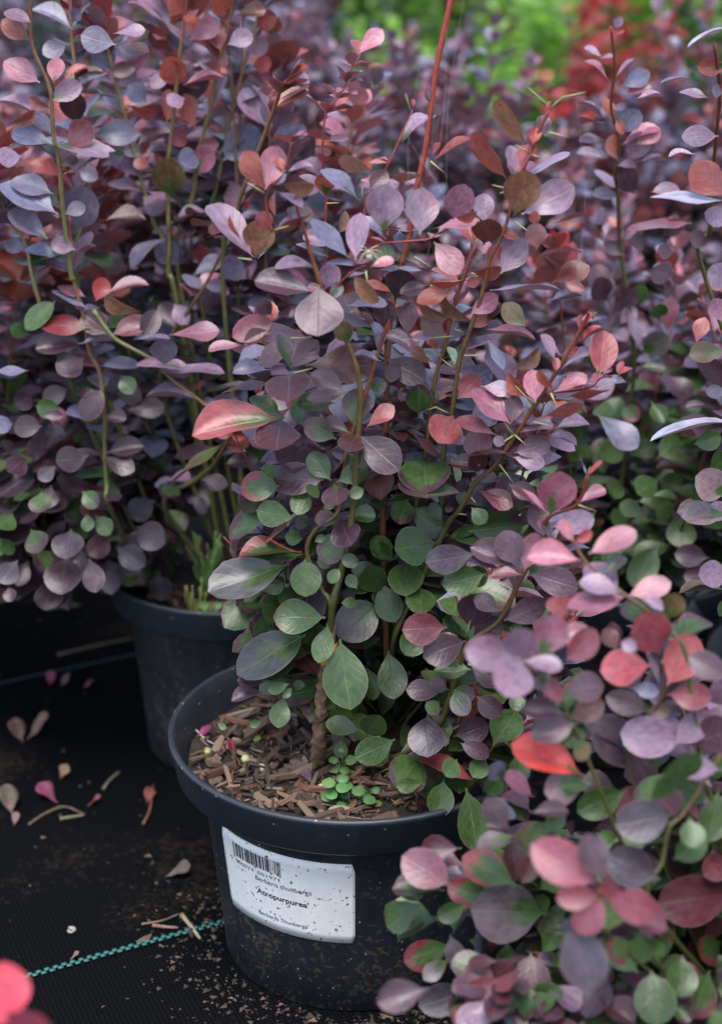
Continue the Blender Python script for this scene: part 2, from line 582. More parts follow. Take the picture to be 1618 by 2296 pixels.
ROUND = sorted((0, 1, 4, 5, 8, 9), key=lambda k: -_area(HI[k]))[:4]


class Leaf:
    __slots__ = ('p', 'a', 'n', 'L', 'W', 'c', 'pri', 'var', 'si')

    def __init__(self, p, a, n, L, W, c, pri=0, var=None, si=None):
        self.si = si
        self.p, self.a, self.n, self.L, self.W, self.c, self.pri, self.var = p, a, n, L, W, c, pri, var


def frame(a, n):
    a = a.normalized()
    n = (n - a * n.dot(a))
    n = n.normalized() if n.length > 1e-6 else a.orthogonal().normalized()
    s = a.cross(n)
    return s, a, n


def leaf_obj(parent, lf, rnd, name='leaf'):
    s, a, n = frame(lf.a, lf.n)
    M = Matrix.Identity(4)
    for i in range(3):
        M[i][0], M[i][1], M[i][2] = s[i] * lf.W, a[i] * lf.L, n[i] * lf.L * .8
        M[i][3] = lf.p[i] - (parent.location[i] if parent else 0)
    o = bpy.data.objects.new(name, HI[lf.var if lf.var is not None else rnd.randrange(len(HI))])
    COL.objects.link(o)
    o.parent = parent
    o.matrix_basis = M
    o.color = lf.c
    return o


def leaf_mass(parent, leaves, rnd, name='foliage', mat=None, label=None):
    if not leaves:
        return None
    Vs, F, C, U = [], [], [], []
    off = 0
    loc = np.array(parent.location)
    for lf in leaves:
        V, f, u = LO[rnd.randrange(len(LO))]
        s, a, n = frame(lf.a, lf.n)
        M = np.array([np.array(s) * lf.W, np.array(a) * lf.L, np.array(n) * lf.L * .8])
        Vs.append(V @ M + np.array(lf.p) - loc)
        F.extend(tuple(i + off for i in q) for q in f)
        C.extend([lf.c] * len(V))
        U.extend(u)
        off += len(V)
    o = mesh_obj(name, np.concatenate(Vs).tolist(), F, mat or M_FOL, parent, True, C, U)
    tag(o, kind='stuff')
    return o


# ------------------------------------------------------------------ pictures of the leaves one can tell apart, measured off the photograph
CROPS = {'1': (800, 600, .5562), '2': (1600, 300, .5562), '3': (1600, 900, .5562), '4': (700, 1200, .5562), '5': (1500, 1500, .5562), '6': (800, 1800, .5562),
         '7': (800, 2350, .5562), 'a': (0, 0, .8919), 'b': (1443, 0, .8919), 'c': (0, 1000, .8919), 'd': (1443, 1000, .8919), 'e': (0, 2000, .8919),
         'f': (1443, 2000, .8919), 'g': (0, 3000, .8919), 'h': (1443, 3000, .8919), 't': (2000, 0, .5476), 'D': (0, 0, S0)}


def cpx(crop, x, y):
    ox, oy, s = CROPS[crop]
    return (ox + x * s) / S0, (oy + y * s) / S0


STEM_SAMPLES = {}        # plant key -> list of (px, py, Y)
DIGIT = []               # (px, py, depth, radius) of measured leaves, so that random leaves keep from in front of them


def measured_stem(key, crop, pts, Y0, Y1, base=None):
    """world polyline of a stem; pts run from foot to tip"""
    W = [Vector(base)] if base is not None else []
    n = len(pts)
    for i, (x, y) in enumerate(pts):
        px, py = cpx(crop, x, y)
        Y = Y0 + (Y1 - Y0) * i / max(1, n - 1)
        W.append(at_y(px, py, Y))
    path = smooth_path(W, 6)
    for p in path:
        px, py, t = proj(p)
        STEM_SAMPLES.setdefault(key, []).append((px, py, p.y))
    return path


def measured_leaves(key, text, Y, rnd, spread=.0):
    """text: 'crop: bx by tx ty w code; ...' base and tip of each blade and its width across, in crop pixels"""
    out = []
    samples = STEM_SAMPLES.get(key, [])
    for line in text.strip().splitlines():
        line = line.strip()
        if not line:
            continue
        crop, rest = line.split(':', 1)
        crop = crop.strip()
        sc = CROPS[crop][2] / S0
        for item in rest.split(';'):
            t = item.split()
            if len(t) < 6:
                continue
            bx, by, tx, ty, w = (float(q) for q in t[:5])
            code = t[5]
            x0, y0 = cpx(crop, bx, by)
            x1, y1 = cpx(crop, tx, ty)
            w *= sc
            yy = Y + rnd.uniform(-.5, .5) * spread
            if samples:
                best = min(samples, key=lambda s: (s[0] - x0) ** 2 + (s[1] - y0) ** 2)
                if (best[0] - x0) ** 2 + (best[1] - y0) ** 2 < 55 ** 2:
                    yy = best[2] + rnd.uniform(-.006, .002)
            P0 = at_y(x0, y0, yy)
            t0 = (P0 - CAM).dot(FW)
            k = t0 / FPX
            a2 = RT * ((x1 - x0) * k) - UPV * ((y1 - y0) * k)
            La = a2.length
            Wd = w * k
            Lt = max(La, Wd / .78)
            dz = math.sqrt(max(0, Lt * Lt - La * La))
            if dz < .18 * Lt:
                dz = .18 * Lt * (1 if y1 > y0 else -.3)
            A = a2 + BK * dz
            Lt = A.length
            ah = A / Lt
            n0 = BK - ah * BK.dot(ah)
            n0.normalize()
            Wt = max(Wd, (.42 if code == 'silver' else .56) * Lt)
            ph = math.acos(max(.12, min(1, Wd / Wt)))
            s0 = ah.cross(n0)
            c1 = n0 * math.cos(ph) + s0 * math.sin(ph)
            c2 = n0 * math.cos(ph) - s0 * math.sin(ph)
            nn = c1 if c1.z > c2.z else c2
            if code in ('o', 't', 'ob') and ph > .5:
                nn = c2 if c1.z > c2.z else c1
            flat = ph < .35 and Wd > .5 * La or code == 'silver'
            var = rnd.choice(ROUND) if flat else rnd.randrange(12)
            out.append(Leaf(P0, ah, nn, Lt * 1.02, Wt * 1.03, pal(code, rnd), 1, var))
            DIGIT.append(((x0 + x1) / 2, (y0 + y1) / 2, t0, max(.36 * math.hypot(x1 - x0, y1 - y0), .36 * w) + 12))
    return out


# parts of the picture that random leaves must leave open: pot, mulch and the bare mat on the left
OPEN = [(0, 1345), (235, 1335), (262, 1290), (420, 1395), (560, 1410), (545, 1480), (640, 1560), (760, 1620), (900, 1690), (985, 1790), (900, 1880), (890, 2296), (0, 2296)]


OPEN2 = [(395, 1110), (532, 1095), (540, 1235), (466, 1300), (470, 1370), (560, 1412), (395, 1392)]      # the weeds in the pot behind


def inside(px, py, poly):
    c = False
    j = len(poly) - 1
    for i in range(len(poly)):
        xi, yi = poly[i]
        xj, yj = poly[j]
        if (yi > py) != (yj > py) and px < (xj - xi) * (py - yi) / (yj - yi) + xi:
            c = not c
        j = i
    return c


def keep(leaves, own_margin=.004, open_test=True):
    """drop random leaves that would hide a measured leaf or the open parts"""
    D = np.array(DIGIT) if DIGIT else np.zeros((0, 4))
    out = []
    for lf in leaves:
        c = lf.p + lf.a * (lf.L * .55)
        px, py, t = proj(c)
        if t < .12:
            continue
        if open_test and t < 1.135 and inside(px, py, OPEN2):
            continue
        if open_test and inside(px, py, OPEN) and t < 1.3:
            continue
        if len(D):
            half = .45 * lf.L * FPX / t
            m = (D[:, 2] > t - own_margin) & ((D[:, 0] - px) ** 2 + (D[:, 1] - py) ** 2 < (D[:, 3] + half * .8) ** 2)
            if m.any():
                continue
        out.append(lf)
    return out


# ------------------------------------------------------------------ random shoots with whorls of leaves
def bush(cx, cy, z0, H, Rr, nst, rnd, colour, gap=.016, L0=.027, L1=.017, kmin=3, kmax=5, lo=.10, tipL=.6, lean=(0, 0), hmin=.62, side=None):
    stems, leaves = [], []
    for i in range(nst):
        ph = (i + rnd.uniform(-.3, .3)) / nst * 2 * math.pi * 1.618 * 3
        if side is not None:
            ph = side[0] + rnd.uniform(-1, 1) * side[1]
        rr = Rr * math.sqrt(rnd.uniform(.03, 1))
        h = H * rnd.uniform(hmin, 1) * (1.0 - .28 * (rr / Rr) ** 2)
        d = Vector((math.cos(ph), math.sin(ph), 0))
        base = Vector((cx, cy, z0)) + d * rnd.uniform(.004, .022)
        top = Vector((cx + lean[0], cy + lean[1], z0)) + d * rr + Vector((0, 0, h))
        m1 = base.lerp(top, .35) + d * (.10 * rr) + Vector((rnd.uniform(-1, 1), rnd.uniform(-1, 1), 0)) * .006 - Vector((0, 0, .02 * rr / Rr))
        m2 = base.lerp(top, .7) + Vector((rnd.uniform(-1, 1), rnd.uniform(-1, 1), 0)) * .006
        path = smooth_path([base, m1, m2, top], 7)
        stems.append(path)
        ln = sum((path[k + 1] - path[k]).length for k in range(len(path) - 1))
        nn = max(4, int(ln / gap))
        a0 = rnd.uniform(0, 6.28)
        for k in range(nn + 1):
            s = lo + (1 - lo) * k / nn
            fi = s * (len(path) - 1)
            j = min(int(fi), len(path) - 2)
            p = path[j].lerp(path[j + 1], fi - j)
            t = (path[j + 1] - path[j]).normalized()
            a0 += 2.4
            kk = rnd.randint(kmin, kmax)
            for q in range(kk):
                az = a0 + q * 2 * math.pi / kk + rnd.uniform(-.5, .5)
                rad = Vector((math.cos(az), math.sin(az), 0))
                el = R(-18 + 62 * s + rnd.uniform(-24, 24))
                if k >= nn - 1:
                    el = R(rnd.uniform(45, 80))
                a = (rad * math.cos(el) + t * math.sin(el)).normalized()
                L = (L0 + (L1 - L0) * s) * rnd.uniform(.72, 1.18)
                if k >= nn - 1:
                    L *= tipL
                n = Vector((0, 0, 1)) if abs(a.z) < .9 else t
                n = n + Vector((rnd.gauss(0, .38), rnd.gauss(0, .38), rnd.gauss(0, .2))) + t * .3
                if q == 0 or rnd.random() < .3:
                    code = colour(s, rnd)
                leaves.append(Leaf(p + rad * .001, a, n, L, L * rnd.uniform(.58, .78), pal(code, rnd), 0, None, len(stems) - 1))
    return stems, leaves


def tufts(path, rnd, colour, gap=.0145, L0=.022, L1=.016, s0=.12, s1=1.0):
    """short whorls of leaves tight against a measured stem"""
    out = []
    ln = sum((path[k + 1] - path[k]).length for k in range(len(path) - 1))
    nn = max(3, int(ln / gap))
    for k in range(nn + 1):
        s = s0 + (s1 - s0) * k / nn
        fi = s * (len(path) - 1)
        j = min(int(fi), len(path) - 2)
        p = path[j].lerp(path[j + 1], fi - j)
        t = (path[j + 1] - path[j]).normalized()
        a0 = rnd.uniform(0, 6.28)
        kk = rnd.randint(4, 6)
        for q in range(kk):
            az = a0 + q * 2 * math.pi / kk + rnd.uniform(-.4, .4)
            rad = Vector((math.cos(az), math.sin(az), 0))
            el = R(-10 + 55 * s + rnd.uniform(-20, 20))
            a = (rad * math.cos(el) + t * math.sin(el)).normalized()
            L = (L0 + (L1 - L0) * s) * rnd.uniform(.6, 1.2)
            n = Vector((rnd.gauss(0, .3), rnd.gauss(0, .3), 1)) + t * .3
            if q == 0 or rnd.random() < .3:
                code = colour(s, rnd)
            out.append(Leaf(p, a, n, L, L * rnd.uniform(.55, .75), pal(code, rnd), 0))
    return out


def keep_bush(st, lv, margin=.004, open_test=True):
    """as keep(), and without the shoots that would stand bare"""
    kept = keep(lv, margin, open_test)
    n0, n1 = {}, {}
    for q in lv:
        n0[q.si] = n0.get(q.si, 0) + 1
    for q in kept:
        n1[q.si] = n1.get(q.si, 0) + 1
    ok = {k for k in n0 if k is not None and n1.get(k, 0) > .45 * n0[k]}
    cut = []
    for i, p in enumerate(st):                               # end each shoot at its last whorl
        if i in ok:
            last = max(min(range(len(p)), key=lambda k: (p[k] - q.p).length_squared) for q in kept if q.si == i)
            cut.append(p[:max(3, last + 2)])
    return cut, [q for q in kept if q.si is None or q.si in ok or q.pri]


def blob(cx, cy, cz, rx, ry, rz, n, rnd, colour, L0=.026, L1=.022):
    """leaves of the low side shoots, spread through a volume and facing outwards and up"""
    out = []
    for k in range(n):
        d = Vector((rnd.gauss(0, 1), rnd.gauss(0, 1), rnd.gauss(0, 1))).normalized() * rnd.uniform(.25, 1) ** .5
        p = Vector((cx + d.x * rx, cy + d.y * ry, cz + d.z * rz))
        if p.z < .012:
            continue
        o = Vector((d.x, d.y - .3, 0))
        a = (o.normalized() + Vector((rnd.gauss(0, .5), rnd.gauss(0, .5), rnd.uniform(-.9, .35)))).normalized()
        nn = Vector((rnd.gauss(0, .3) + d.x * .4, rnd.gauss(0, .3) - .45, 1))
        L = rnd.uniform(L1, L0) * rnd.uniform(.75, 1.15)
        out.append(Leaf(p, a, nn, L, L * rnd.uniform(.6, .8), pal(colour((d.z + 1) * .5, rnd), rnd), 0))
    return out


def pick(rnd, *wc):
    x = rnd.random() * sum(w for w, _ in wc)
    for w, c in wc:
        x -= w
        if x <= 0:
            return c
    return wc[-1][1]


def barberry_colour(s, rnd):
    s += rnd.uniform(-.12, .12)
    if s < .26:
        return pick(rnd, (4, 'g'), (3, 'xg'), (2, 'h'), (1, 'y'), (1, 'gr'), (1, 'p'))
    if s < .5:
        return pick(rnd, (5, 'p'), (2, 'xg'), (2, 'p3'), (1, 'm'), (1, 'p2'), (.5, 'h'))
    if s < .8:
        return pick(rnd, (4, 'p2'), (3, 'l'), (3, 's'), (1, 'm'), (1.4, 'p'), (1, 'r2'), (.6, 'o'))
    return pick(rnd, (3, 'l'), (2, 'k2'), (1.6, 'r'), (1.8, 's'), (1.8, 'o'), (.6, 'R'), (1.2, 'k'))


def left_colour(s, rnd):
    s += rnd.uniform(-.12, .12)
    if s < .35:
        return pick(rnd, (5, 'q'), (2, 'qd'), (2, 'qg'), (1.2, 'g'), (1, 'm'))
    if s < .7:
        return pick(rnd, (4, 's'), (3, 'p2'), (3, 'l'), (1.2, 'k2'), (1.5, 'p'), (.6, 'h'))
    return pick(rnd, (4, 'l'), (3, 's'), (2, 'k2'), (2.6, 'o'), (2, 'r'), (1.5, 'k'), (.5, 'R'))


def front_colour(s, rnd):
    s += rnd.uniform(-.12, .12)
    if s < .5:
        return pick(rnd, (4, 'g'), (2, 'xg'), (2, 'gr'), (2, 'lime2'), (1.4, 'pd'), (1, 'xr'), (1, 'h'))
    return pick(rnd, (3, 'p2'), (2, 'xg'), (2, 'rD2'), (1.4, 'r2'), (2, 'l'), (1, 'gr'))


def slate_colour(s, rnd):
    s += rnd.uniform(-.12, .12)
    if s < .5:
        return pick(rnd, (4, 'p'), (2, 'xg'), (2, 'h'), (2, 'p2'))
    return pick(rnd, (5.5, 's'), (5, 'l'), (1.5, 'p2'), (1.2, 'k2'), (.8, 'r'), (.8, 'o'), (.9, 'k'))


def green_colour(s, rnd):
    return pick(rnd, (3, 'G1'), (3, 'G2'), (2, 'G3')) if s > .4 else pick(rnd, (3, 'G2'), (1, 'g'))


def red_colour(s, rnd):
    return pick(rnd, (3, 'RR'), (2, 'RO'), (2, 'RK'), (1, 'r3'), (.8, 'l')) if s > .35 else pick(rnd, (2, 'r3'), (1, 'xg'), (1, 'RO'))


OLIVE, REDST, TAN = (.060, .068, .016), (.20, .028, .022), (.15, .085, .045)


def shrub(name, loc, label, cat='shrub', group='potted barberries standing on the ground cover'):
    return tag(empty(name, loc), label, cat, group)


def finish_shrub(root, stems, leaves, rnd, n_single, r0=.0014, r1=.0005, n_main=0, mass_mat=None, cols=(OLIVE, REDST), sides=6, name='foliage', thin_stems=()):
    loc = Vector(root.location)
    for i, path in enumerate(stems):
        if i == 0 and root.get('label', '').startswith('purple barberry in the labelled'):      # the tall bare red shoot
            V, F, C = tube([p - loc for p in path], .0018, .0012, 8, (.10, .045, .018), (.32, .022, .018), 1.0, .12)
            mesh_obj('stem', V, F, M_STEM, root, True, C)
            continue
        q = 1.0 if i < n_main or not n_main else .62
        V, F, C = tube([p - loc for p in path], r0 * q * rnd.uniform(.8, 1.15), r1 * q, sides, cols[0], cols[1], 1.0, .18)
        mesh_obj('stem', V, F, M_STEM, root, True, C)
    for path in thin_stems:
        V, F, C = tube([p - loc for p in path], r1 * 1.0, r1 * .5, 5, cols[1], cols[1])
        mesh_obj('twig', V, F, M_STEM, root, True, C)
    first = sorted((lf for lf in leaves if lf.pri), key=lambda q: -q.L * q.W)
    rest = [lf for lf in leaves if not lf.pri]

    def shows(lf):
        px, py, t = proj(lf.p + lf.a * lf.L * .5)
        out = max(0, -px, px - 1618, -py, py - 2296)
        return t + out * .01

    rest.sort(key=shows)
    m = max(0, n_single - len(first))
    for lf in first[:n_single] + rest[:m]:
        leaf_obj(root, lf, rnd)
    leaf_mass(root, first[n_single:] + rest[m:], rnd, name, mass_mat)


# ================================================================== the setting
def ground():
    V, F = [], []
    xs = [-60, -20, -6, -2.5] + [(-1.2 + .06 * i) for i in range(41)] + [2.5, 6, 20, 60]
    ys = [-6, -2, -1.0] + [(-.6 + .06 * i) for i in range(41)] + [3, 5, 12, 40, 120]
    for y in ys:
        for x in xs:
            z = 0.0
            if abs(x) < 1.3 and -.7 < y < 1.9:
                z = .0035 * mnoise.noise(Vector((x * 5, y * 5, 2))) - .001
            V.append((x, y, z))
    nx = len(xs)
    for j in range(len(ys) - 1):
        for i in range(nx - 1):
            F.append((j * nx + i, j * nx + i + 1, (j + 1) * nx + i + 1, (j + 1) * nx + i))
    tag(mesh_obj('ground', V, F, M_MAT), kind='structure')


ground()


def gz(x, y):
    return .0035 * mnoise.noise(Vector((x * 5, y * 5, 2))) - .001 if abs(x) < 1.3 and -.7 < y < 1.9 else 0.0


def marker_line(label, p0, p1, wid=.0036, mat=None):
    """two rows of offset green stitches woven into the mat"""
    a, b = at_z(*p0, 0), at_z(*p1, 0)
    d = (b - a).normalized()
    s = Vector((-d.y, d.x, 0))
    L = (b - a).length
    bag = Bag()
    rn = random.Random(5)
    x = 0
    k = 0
    while x < L:
        for row in (0, 1):
            c = a + d * (x + row * .0024) + s * ((row - .5) * wid * .55 + rn.uniform(-.0002, .0002))
            z = gz(c.x, c.y) + .0013
            hl, hw = .0015, wid * .26
            q = []
            for (u, w, zz) in ((-1, -1, 0), (1, -1, 0), (1, 1, 0), (-1, 1, 0), (-.6, -.7, .0007), (.6, -.7, .0007), (.6, .7, .0007), (-.6, .7, .0007)):
                p = c + d * (u * hl) + s * (w * hw)
                q.append((p.x, p.y, z + zz))
            bag.add(q, [(4, 5, 6, 7), (0, 1, 5, 4), (1, 2, 6, 5), (2, 3, 7, 6), (3, 0, 4, 7)])
        x += .0048
        k += 1
    o = mesh_obj('marker_thread', bag.V, bag.F, mat or M_TEAL)
    tag(o, label, 'marker thread', 'green threads woven into the ground cover')
    return o


marker_line('green stitched thread running to the foot of the labelled pot', (-160, 2249), (520, 2066))
marker_line('dim green stitched thread running to the pot at the back', (-160, 1572), (345, 1462), .0030, simple_mat('dark_teal_thread', (.007, .028, .027), .7, .4, 900))  # rear thread in a darker teal

RZ = .132
# ------------------------------------------------------------------ pots
POT_PROFILE_BODY = [(.0715, 0), (.073, .0015), (.0755, .03), (.0795, .07), (.0838, .1125), (.0905, .1135), (.0905, .1125)]
POT_IN = [(.0965, RZ - .0008), (.0935, .122), (.0905, .1115), (.087, .10), (.083, .075)]
RIM = [(.0905, .1112), (.0950, .1108), (.0966, .1125), (.0985, .128), (.0999, .1305), (.0999, .1318), (.0992, .1326), (.0976, .1328), (.0966, .1322), (.0940, .122)]


def lathe(profile, seg=72, wob=0.0, seed=0, close_bottom=False):
    V, F = [], []
    rn = random.Random(seed)
    a, b = rn.uniform(0, 6), rn.uniform(0, 6)
    for r, z in profile:
        for k in range(seg):
            t = 2 * math.pi * k / seg
            rr = r * (1 + wob * math.sin(2 * t + a) + wob * .5 * math.sin(3 * t + b))
            V.append((rr * math.cos(t), rr * math.sin(t), z))
    for i in range(len(profile) - 1):
        for k in range(seg):
            k2 = (k + 1) % seg
            F.append((i * seg + k, i * seg + k2, (i + 1) * seg + k2, (i + 1) * seg + k))
    if close_bottom:
        F.append(tuple(reversed(range(seg))))
    return V, F


_V, _F = lathe(POT_PROFILE_BODY[:5] + [(.0838, .1126), (.0815, .1122), (.0735, .03), (.0, .02)], wob=0, seed=1, close_bottom=True)
ME_BODY = mesh_obj(None, _V, _F, M_POT, mesh_name='pot_wall')
_V, _F = lathe(RIM + [(.0905, .1112)], wob=.006, seed=4)
ME_RIM = mesh_obj(None, _V, _F, M_RIM, mesh_name='pot_rim')


def pot(loc, label, sc=(1, 1, 1), tilt=(0, 0, 0)):
    o = empty('plant_pot', loc)
    tag(o, label, 'plant pot', 'round black plastic pots')
    o.rotation_euler = tilt
    o.scale = sc
    for nm, me in (('wall', ME_BODY), ('rim', ME_RIM)):
        c = bpy.data.objects.new(nm, me)
        COL.objects.link(c)
        c.parent = o
    return o


P_A = Vector((-.081, .228, 0))          # behind the labelled pot
P_B = Vector((-.405, .42, 0))           # left
P_C = Vector((.152, -.205, 0))          # front right
P_E = Vector((.175, .25, 0))            # right, behind
P_F = Vector((.30, .12, 0))             # at the right edge
main_pot = pot((0, 0, 0), 'black pot with the speckled white label on its side')
pot(P_A, 'black pot behind the labelled pot, half hidden by it', (.86, .86, 1.0))
pot(P_B, 'black pot in the dark under the slate leaved barberry on the left')
pot(P_C, 'black pot under the blurred barberry at the front right')
pot(P_E, 'black pot in the dark gap right of the labelled pot', (.95, .95, 1))
pot(P_F, 'black pot at the right edge beyond the dark gap')

# ------------------------------------------------------------------ the label on the main pot
TH0, TH1, LZ0, LZ1 = R(-57), R(.3), .0475, .0978


def cone_r(z):
    z = max(0, min(.1125, z))
    pr = POT_PROFILE_BODY[:5]
    for (r0, z0), (r1, z1) in zip(pr, pr[1:]):
        if z <= z1:
            return r0 + (r1 - r0) * (z - z0) / (z1 - z0)
    return pr[-1][0]


def on_pot(th, z, off):
    r = (cone_r(z) + off)
    return Vector((r * math.sin(th), -r * math.cos(th), z))


def label():
    V, F, U = [], [], []
    nu, nv, rc = 40, 10, .0016
    for j in range(nv + 1):
        z = LZ0 + (LZ1 - LZ0) * j / nv
        dz = min(z - LZ0, LZ1 - z)
        ins = 0 if dz >= rc else rc - math.sqrt(max(0, rc * rc - (rc - dz) ** 2))
        for i in range(nu + 1):
            arc = (TH1 - TH0) * .084
            x = ins + (arc - 2 * ins) * i / nu
            th = TH0 + x / .084
            V.append(on_pot(th, z, .0007))
            U.append((x / arc, (z - LZ0) / (LZ1 - LZ0)))
    for j in range(nv):
        for i in range(nu):
            a = j * (nu + 1) + i
            F.append((a, a + 1, a + nu + 2, a + nu + 1))
    n = len(V)
    ring = [i for i in range(nu + 1)] + [j * (nu + 1) + nu for j in range(1, nv + 1)] + [nv * (nu + 1) + i for i in range(nu - 1, -1, -1)] + [j * (nu + 1) for j in range(nv - 1, 0, -1)]
    for q in ring:                                           # the paper's own thickness down to the wall
        v = V[q]
        th = math.atan2(v.x, -v.y)
        V.append(on_pot(th, v.z, .0001))
        U.append(U[q])
    m = len(ring)
    for k in range(m):
        F.append((ring[k], n + k, n + (k + 1) % m, ring[(k + 1) % m]))
    return mesh_obj('label', V, F, M_LABEL, main_pot, True, None, U)


lab = label()
lab['label'] = 'white paper label flecked with soil, printed with a barcode and three lines'


def wrap(verts, x0, z0, off=.00085):
    """flat print (x along the label from its left edge, y up) onto the wall"""
    return [on_pot(TH0 + (x0 + v[0]) / .084, z0 + v[1], off) for v in verts]


def print_text(text, size, x0, x1, z_base, bold=0.0):
    cu = bpy.data.curves.new('lettering', 'FONT')
    cu.body = text
    cu.size = size
    cu.offset = bold
    cu.resolution_u = 3
    tmp = bpy.data.objects.new('lettering', cu)
    COL.objects.link(tmp)
    dg = bpy.context.evaluated_depsgraph_get()
    me = bpy.data.meshes.new_from_object(tmp.evaluated_get(dg))
    vs = [v.co.copy() for v in me.vertices]
    fs = [tuple(p.vertices) for p in me.polygons]
    bpy.data.objects.remove(tmp)
    mx0, mx1 = min(v.x for v in vs), max(v.x for v in vs)
    k = (x1 - x0) / (mx1 - mx0)
    vs = [((v.x - mx0) * k, v.y) for v in vs]
    mesh_obj('lettering', wrap(vs, x0, z_base), fs, M_INK, lab, False)


LA = .084


def lx(deg):
    return (R(deg) - TH0) * LA


def barcode(digits, x0, x1, ztop, zbot):
    Lc = ['0001101', '0011001', '0010011', '0111101', '0100011', '0110001', '0101111', '0111011', '0110111', '0001011']
    par = ['LLLLLL', 'LLGLGG', 'LLGGLG', 'LLGGGL', 'LGLLGG', 'LGGLLG', 'LGGGLL', 'LGLGLG', 'LGLGGL', 'LGGLGL'][int(digits[0])]
    bits = '101'
    for d, p in zip(digits[1:7], par):
        s = Lc[int(d)]
        bits += s if p == 'L' else ''.join('10'[int(c)] for c in s)[::-1]
    bits += '01010'
    for d in digits[7:]:
        bits += ''.join('10'[int(c)] for c in Lc[int(d)])
    bits += '101'
    w = (x1 - x0) / len(bits)
    bag = Bag()
    i = 0
    while i < len(bits):
        if bits[i] == '1':
            j = i
            while j < len(bits) and bits[j] == '1':
                j += 1
            guard = i < 3 or i >= len(bits) - 3 or 45 <= i < 50
            zb = zbot - (.0012 if guard else 0)
            q = [(i * w, zb), (j * w, zb), (j * w, ztop), (i * w, ztop)]
            bag.add([tuple(v) for v in wrap(q, x0, 0)], [(0, 1, 2, 3)])
            i = j
        else:
            i += 1
    mesh_obj('barcode', bag.V, bag.F, M_INK, lab, False)


barcode('5900974001971', lx(-50.0), lx(-27.2), LZ1 - .0048, LZ1 - .0132)
print_text('5', .0030, lx(-52.2), lx(-51.0), LZ1 - .0170)
print_text('900974', .0030, lx(-49.2), lx(-39.6), LZ1 - .0174)
print_text('001971', .0030, lx(-37.8), lx(-28.0), LZ1 - .0174)
print_text('Berberis thunbergii', .0042, lx(-39.0), lx(-15.6), LZ1 - .0216)
print_text("'Atropurpurea'", .0046, lx(-39.4), lx(-16.8), LZ1 - .0298, .00010)
print_text('Berberys Thunberga', .0035, lx(-39.2), lx(-17.8), LZ1 - .0436)

# ------------------------------------------------------------------ bark mulch
CHIPS = []
_rn = random.Random(11)
for k in range(12):
    n = _rn.choice((5, 6, 7))
    V, F = [], []
    wid, th = _rn.uniform(.10, .30), _rn.uniform(.05, .11)
    for zz in (-1, 1):
        for i in range(n):
            t = 2 * math.pi * i / n + _rn.uniform(-.25, .25)
            q = .5 * _rn.uniform(.75, 1.0)
            x = max(-.5, min(.5, math.cos(t) * .75)) * _rn.uniform(.8, 1)
            V.append((x, math.sin(t) * wid * q * 1.5, zz * th * .5 * _rn.uniform(.5, 1.2) + .10 * x * x))
    F = [tuple(range(n, 2 * n)), tuple(reversed(range(n)))] + [(i, (i + 1) % n, n + (i + 1) % n, n + i) for i in range(n)]
    CHIPS.append(mesh_obj(None, V, F, M_CHIP, smooth=False, mesh_name='bark_chip'))
CHIP_COL = [(.22, .135, .09), (.15, .09, .06), (.30, .20, .14), (.08, .05, .036), (.24, .11, .068), (.20, .145, .105), (.11, .066, .045), (.34, .245, .18)]


def mulch_z(x, y):
    return RZ - .020 + .004 * mnoise.noise(Vector((x * 30, y * 30, 1))) + .002 * mnoise.noise(Vector((x * 90, y * 90, 5)))


def mulch(ploc, label, n_chip, n_stuff, rad, rnd, want=None):
    o = tag(empty('bark_mulch', (ploc.x, ploc.y, RZ - .03)), label, 'mulch', 'bark mulch in the pots')
    V, F = [(0, 0, mulch_z(0, 0) - (RZ - .03))], []
    rings, seg = 12, 48
    for i in range(1, rings + 1):
        for k in range(seg):
            t = 2 * math.pi * k / seg
            r = rad * i / rings
            x, y = r * math.cos(t), r * math.sin(t)
            V.append((x, y, mulch_z(x, y) - (RZ - .03)))
    F += [(0, 1 + k, 1 + (k + 1) % seg) for k in range(seg)]
    for i in range(rings - 1):
        for k in range(seg):
            a, b = 1 + i * seg + k, 1 + i * seg + (k + 1) % seg
            F.append((a, a + seg, b + seg, b))
    mesh_obj('soil', V, F, M_SOIL, o)
    bag = Bag()
    for k in range(n_chip + n_stuff):
        for _ in range(40):
            x, y = rnd.uniform(-rad, rad), rnd.uniform(-rad, rad)
            if math.hypot(x, y) < rad - .006 and (want is None or k >= n_chip or want(x, y)):
                break
        big = k < n_chip
        s = (rnd.uniform(.009, .018) if rnd.random() < .8 else rnd.uniform(.018, .027)) if big else rnd.uniform(.003, .009)
        z = mulch_z(x, y) + (rnd.uniform(.0008, .0045) if big else rnd.uniform(.0, .003))
        M = Matrix.Translation((x, y, z - (RZ - .03))) @ Matrix.Rotation(rnd.uniform(0, 6.28), 4, 'Z') @ Matrix.Rotation(rnd.gauss(0, .45), 4, 'X') @ Matrix.Rotation(rnd.gauss(0, .3), 4, 'Y')
        M = M @ Matrix.Diagonal((s, s * rnd.uniform(.35, 1.15), s * rnd.uniform(.8, 1.5), 1))
        c = CHIP_COL[rnd.randrange(len(CHIP_COL))]
        j = rnd.uniform(.40, 1.0) if big else rnd.uniform(.25, .8)
        c = tuple(q * j for q in c)
        if big:
            ch = bpy.data.objects.new('bark_chip', CHIPS[k % 12])
            COL.objects.link(ch)
            ch.parent = o
            ch.matrix_basis = M
            ch.color = (*c, 1)
        else:
            me = CHIPS[k % 12]
            vs = [tuple(M @ v.co) for v in me.vertices]
            bag.add(vs, [tuple(p.vertices) for p in me.polygons], [(*c, 1)] * len(vs))
    tag(mesh_obj('bark_crumbs', bag.V, bag.F, M_CRUMB, o, False, bag.C), kind='stuff')
    return o


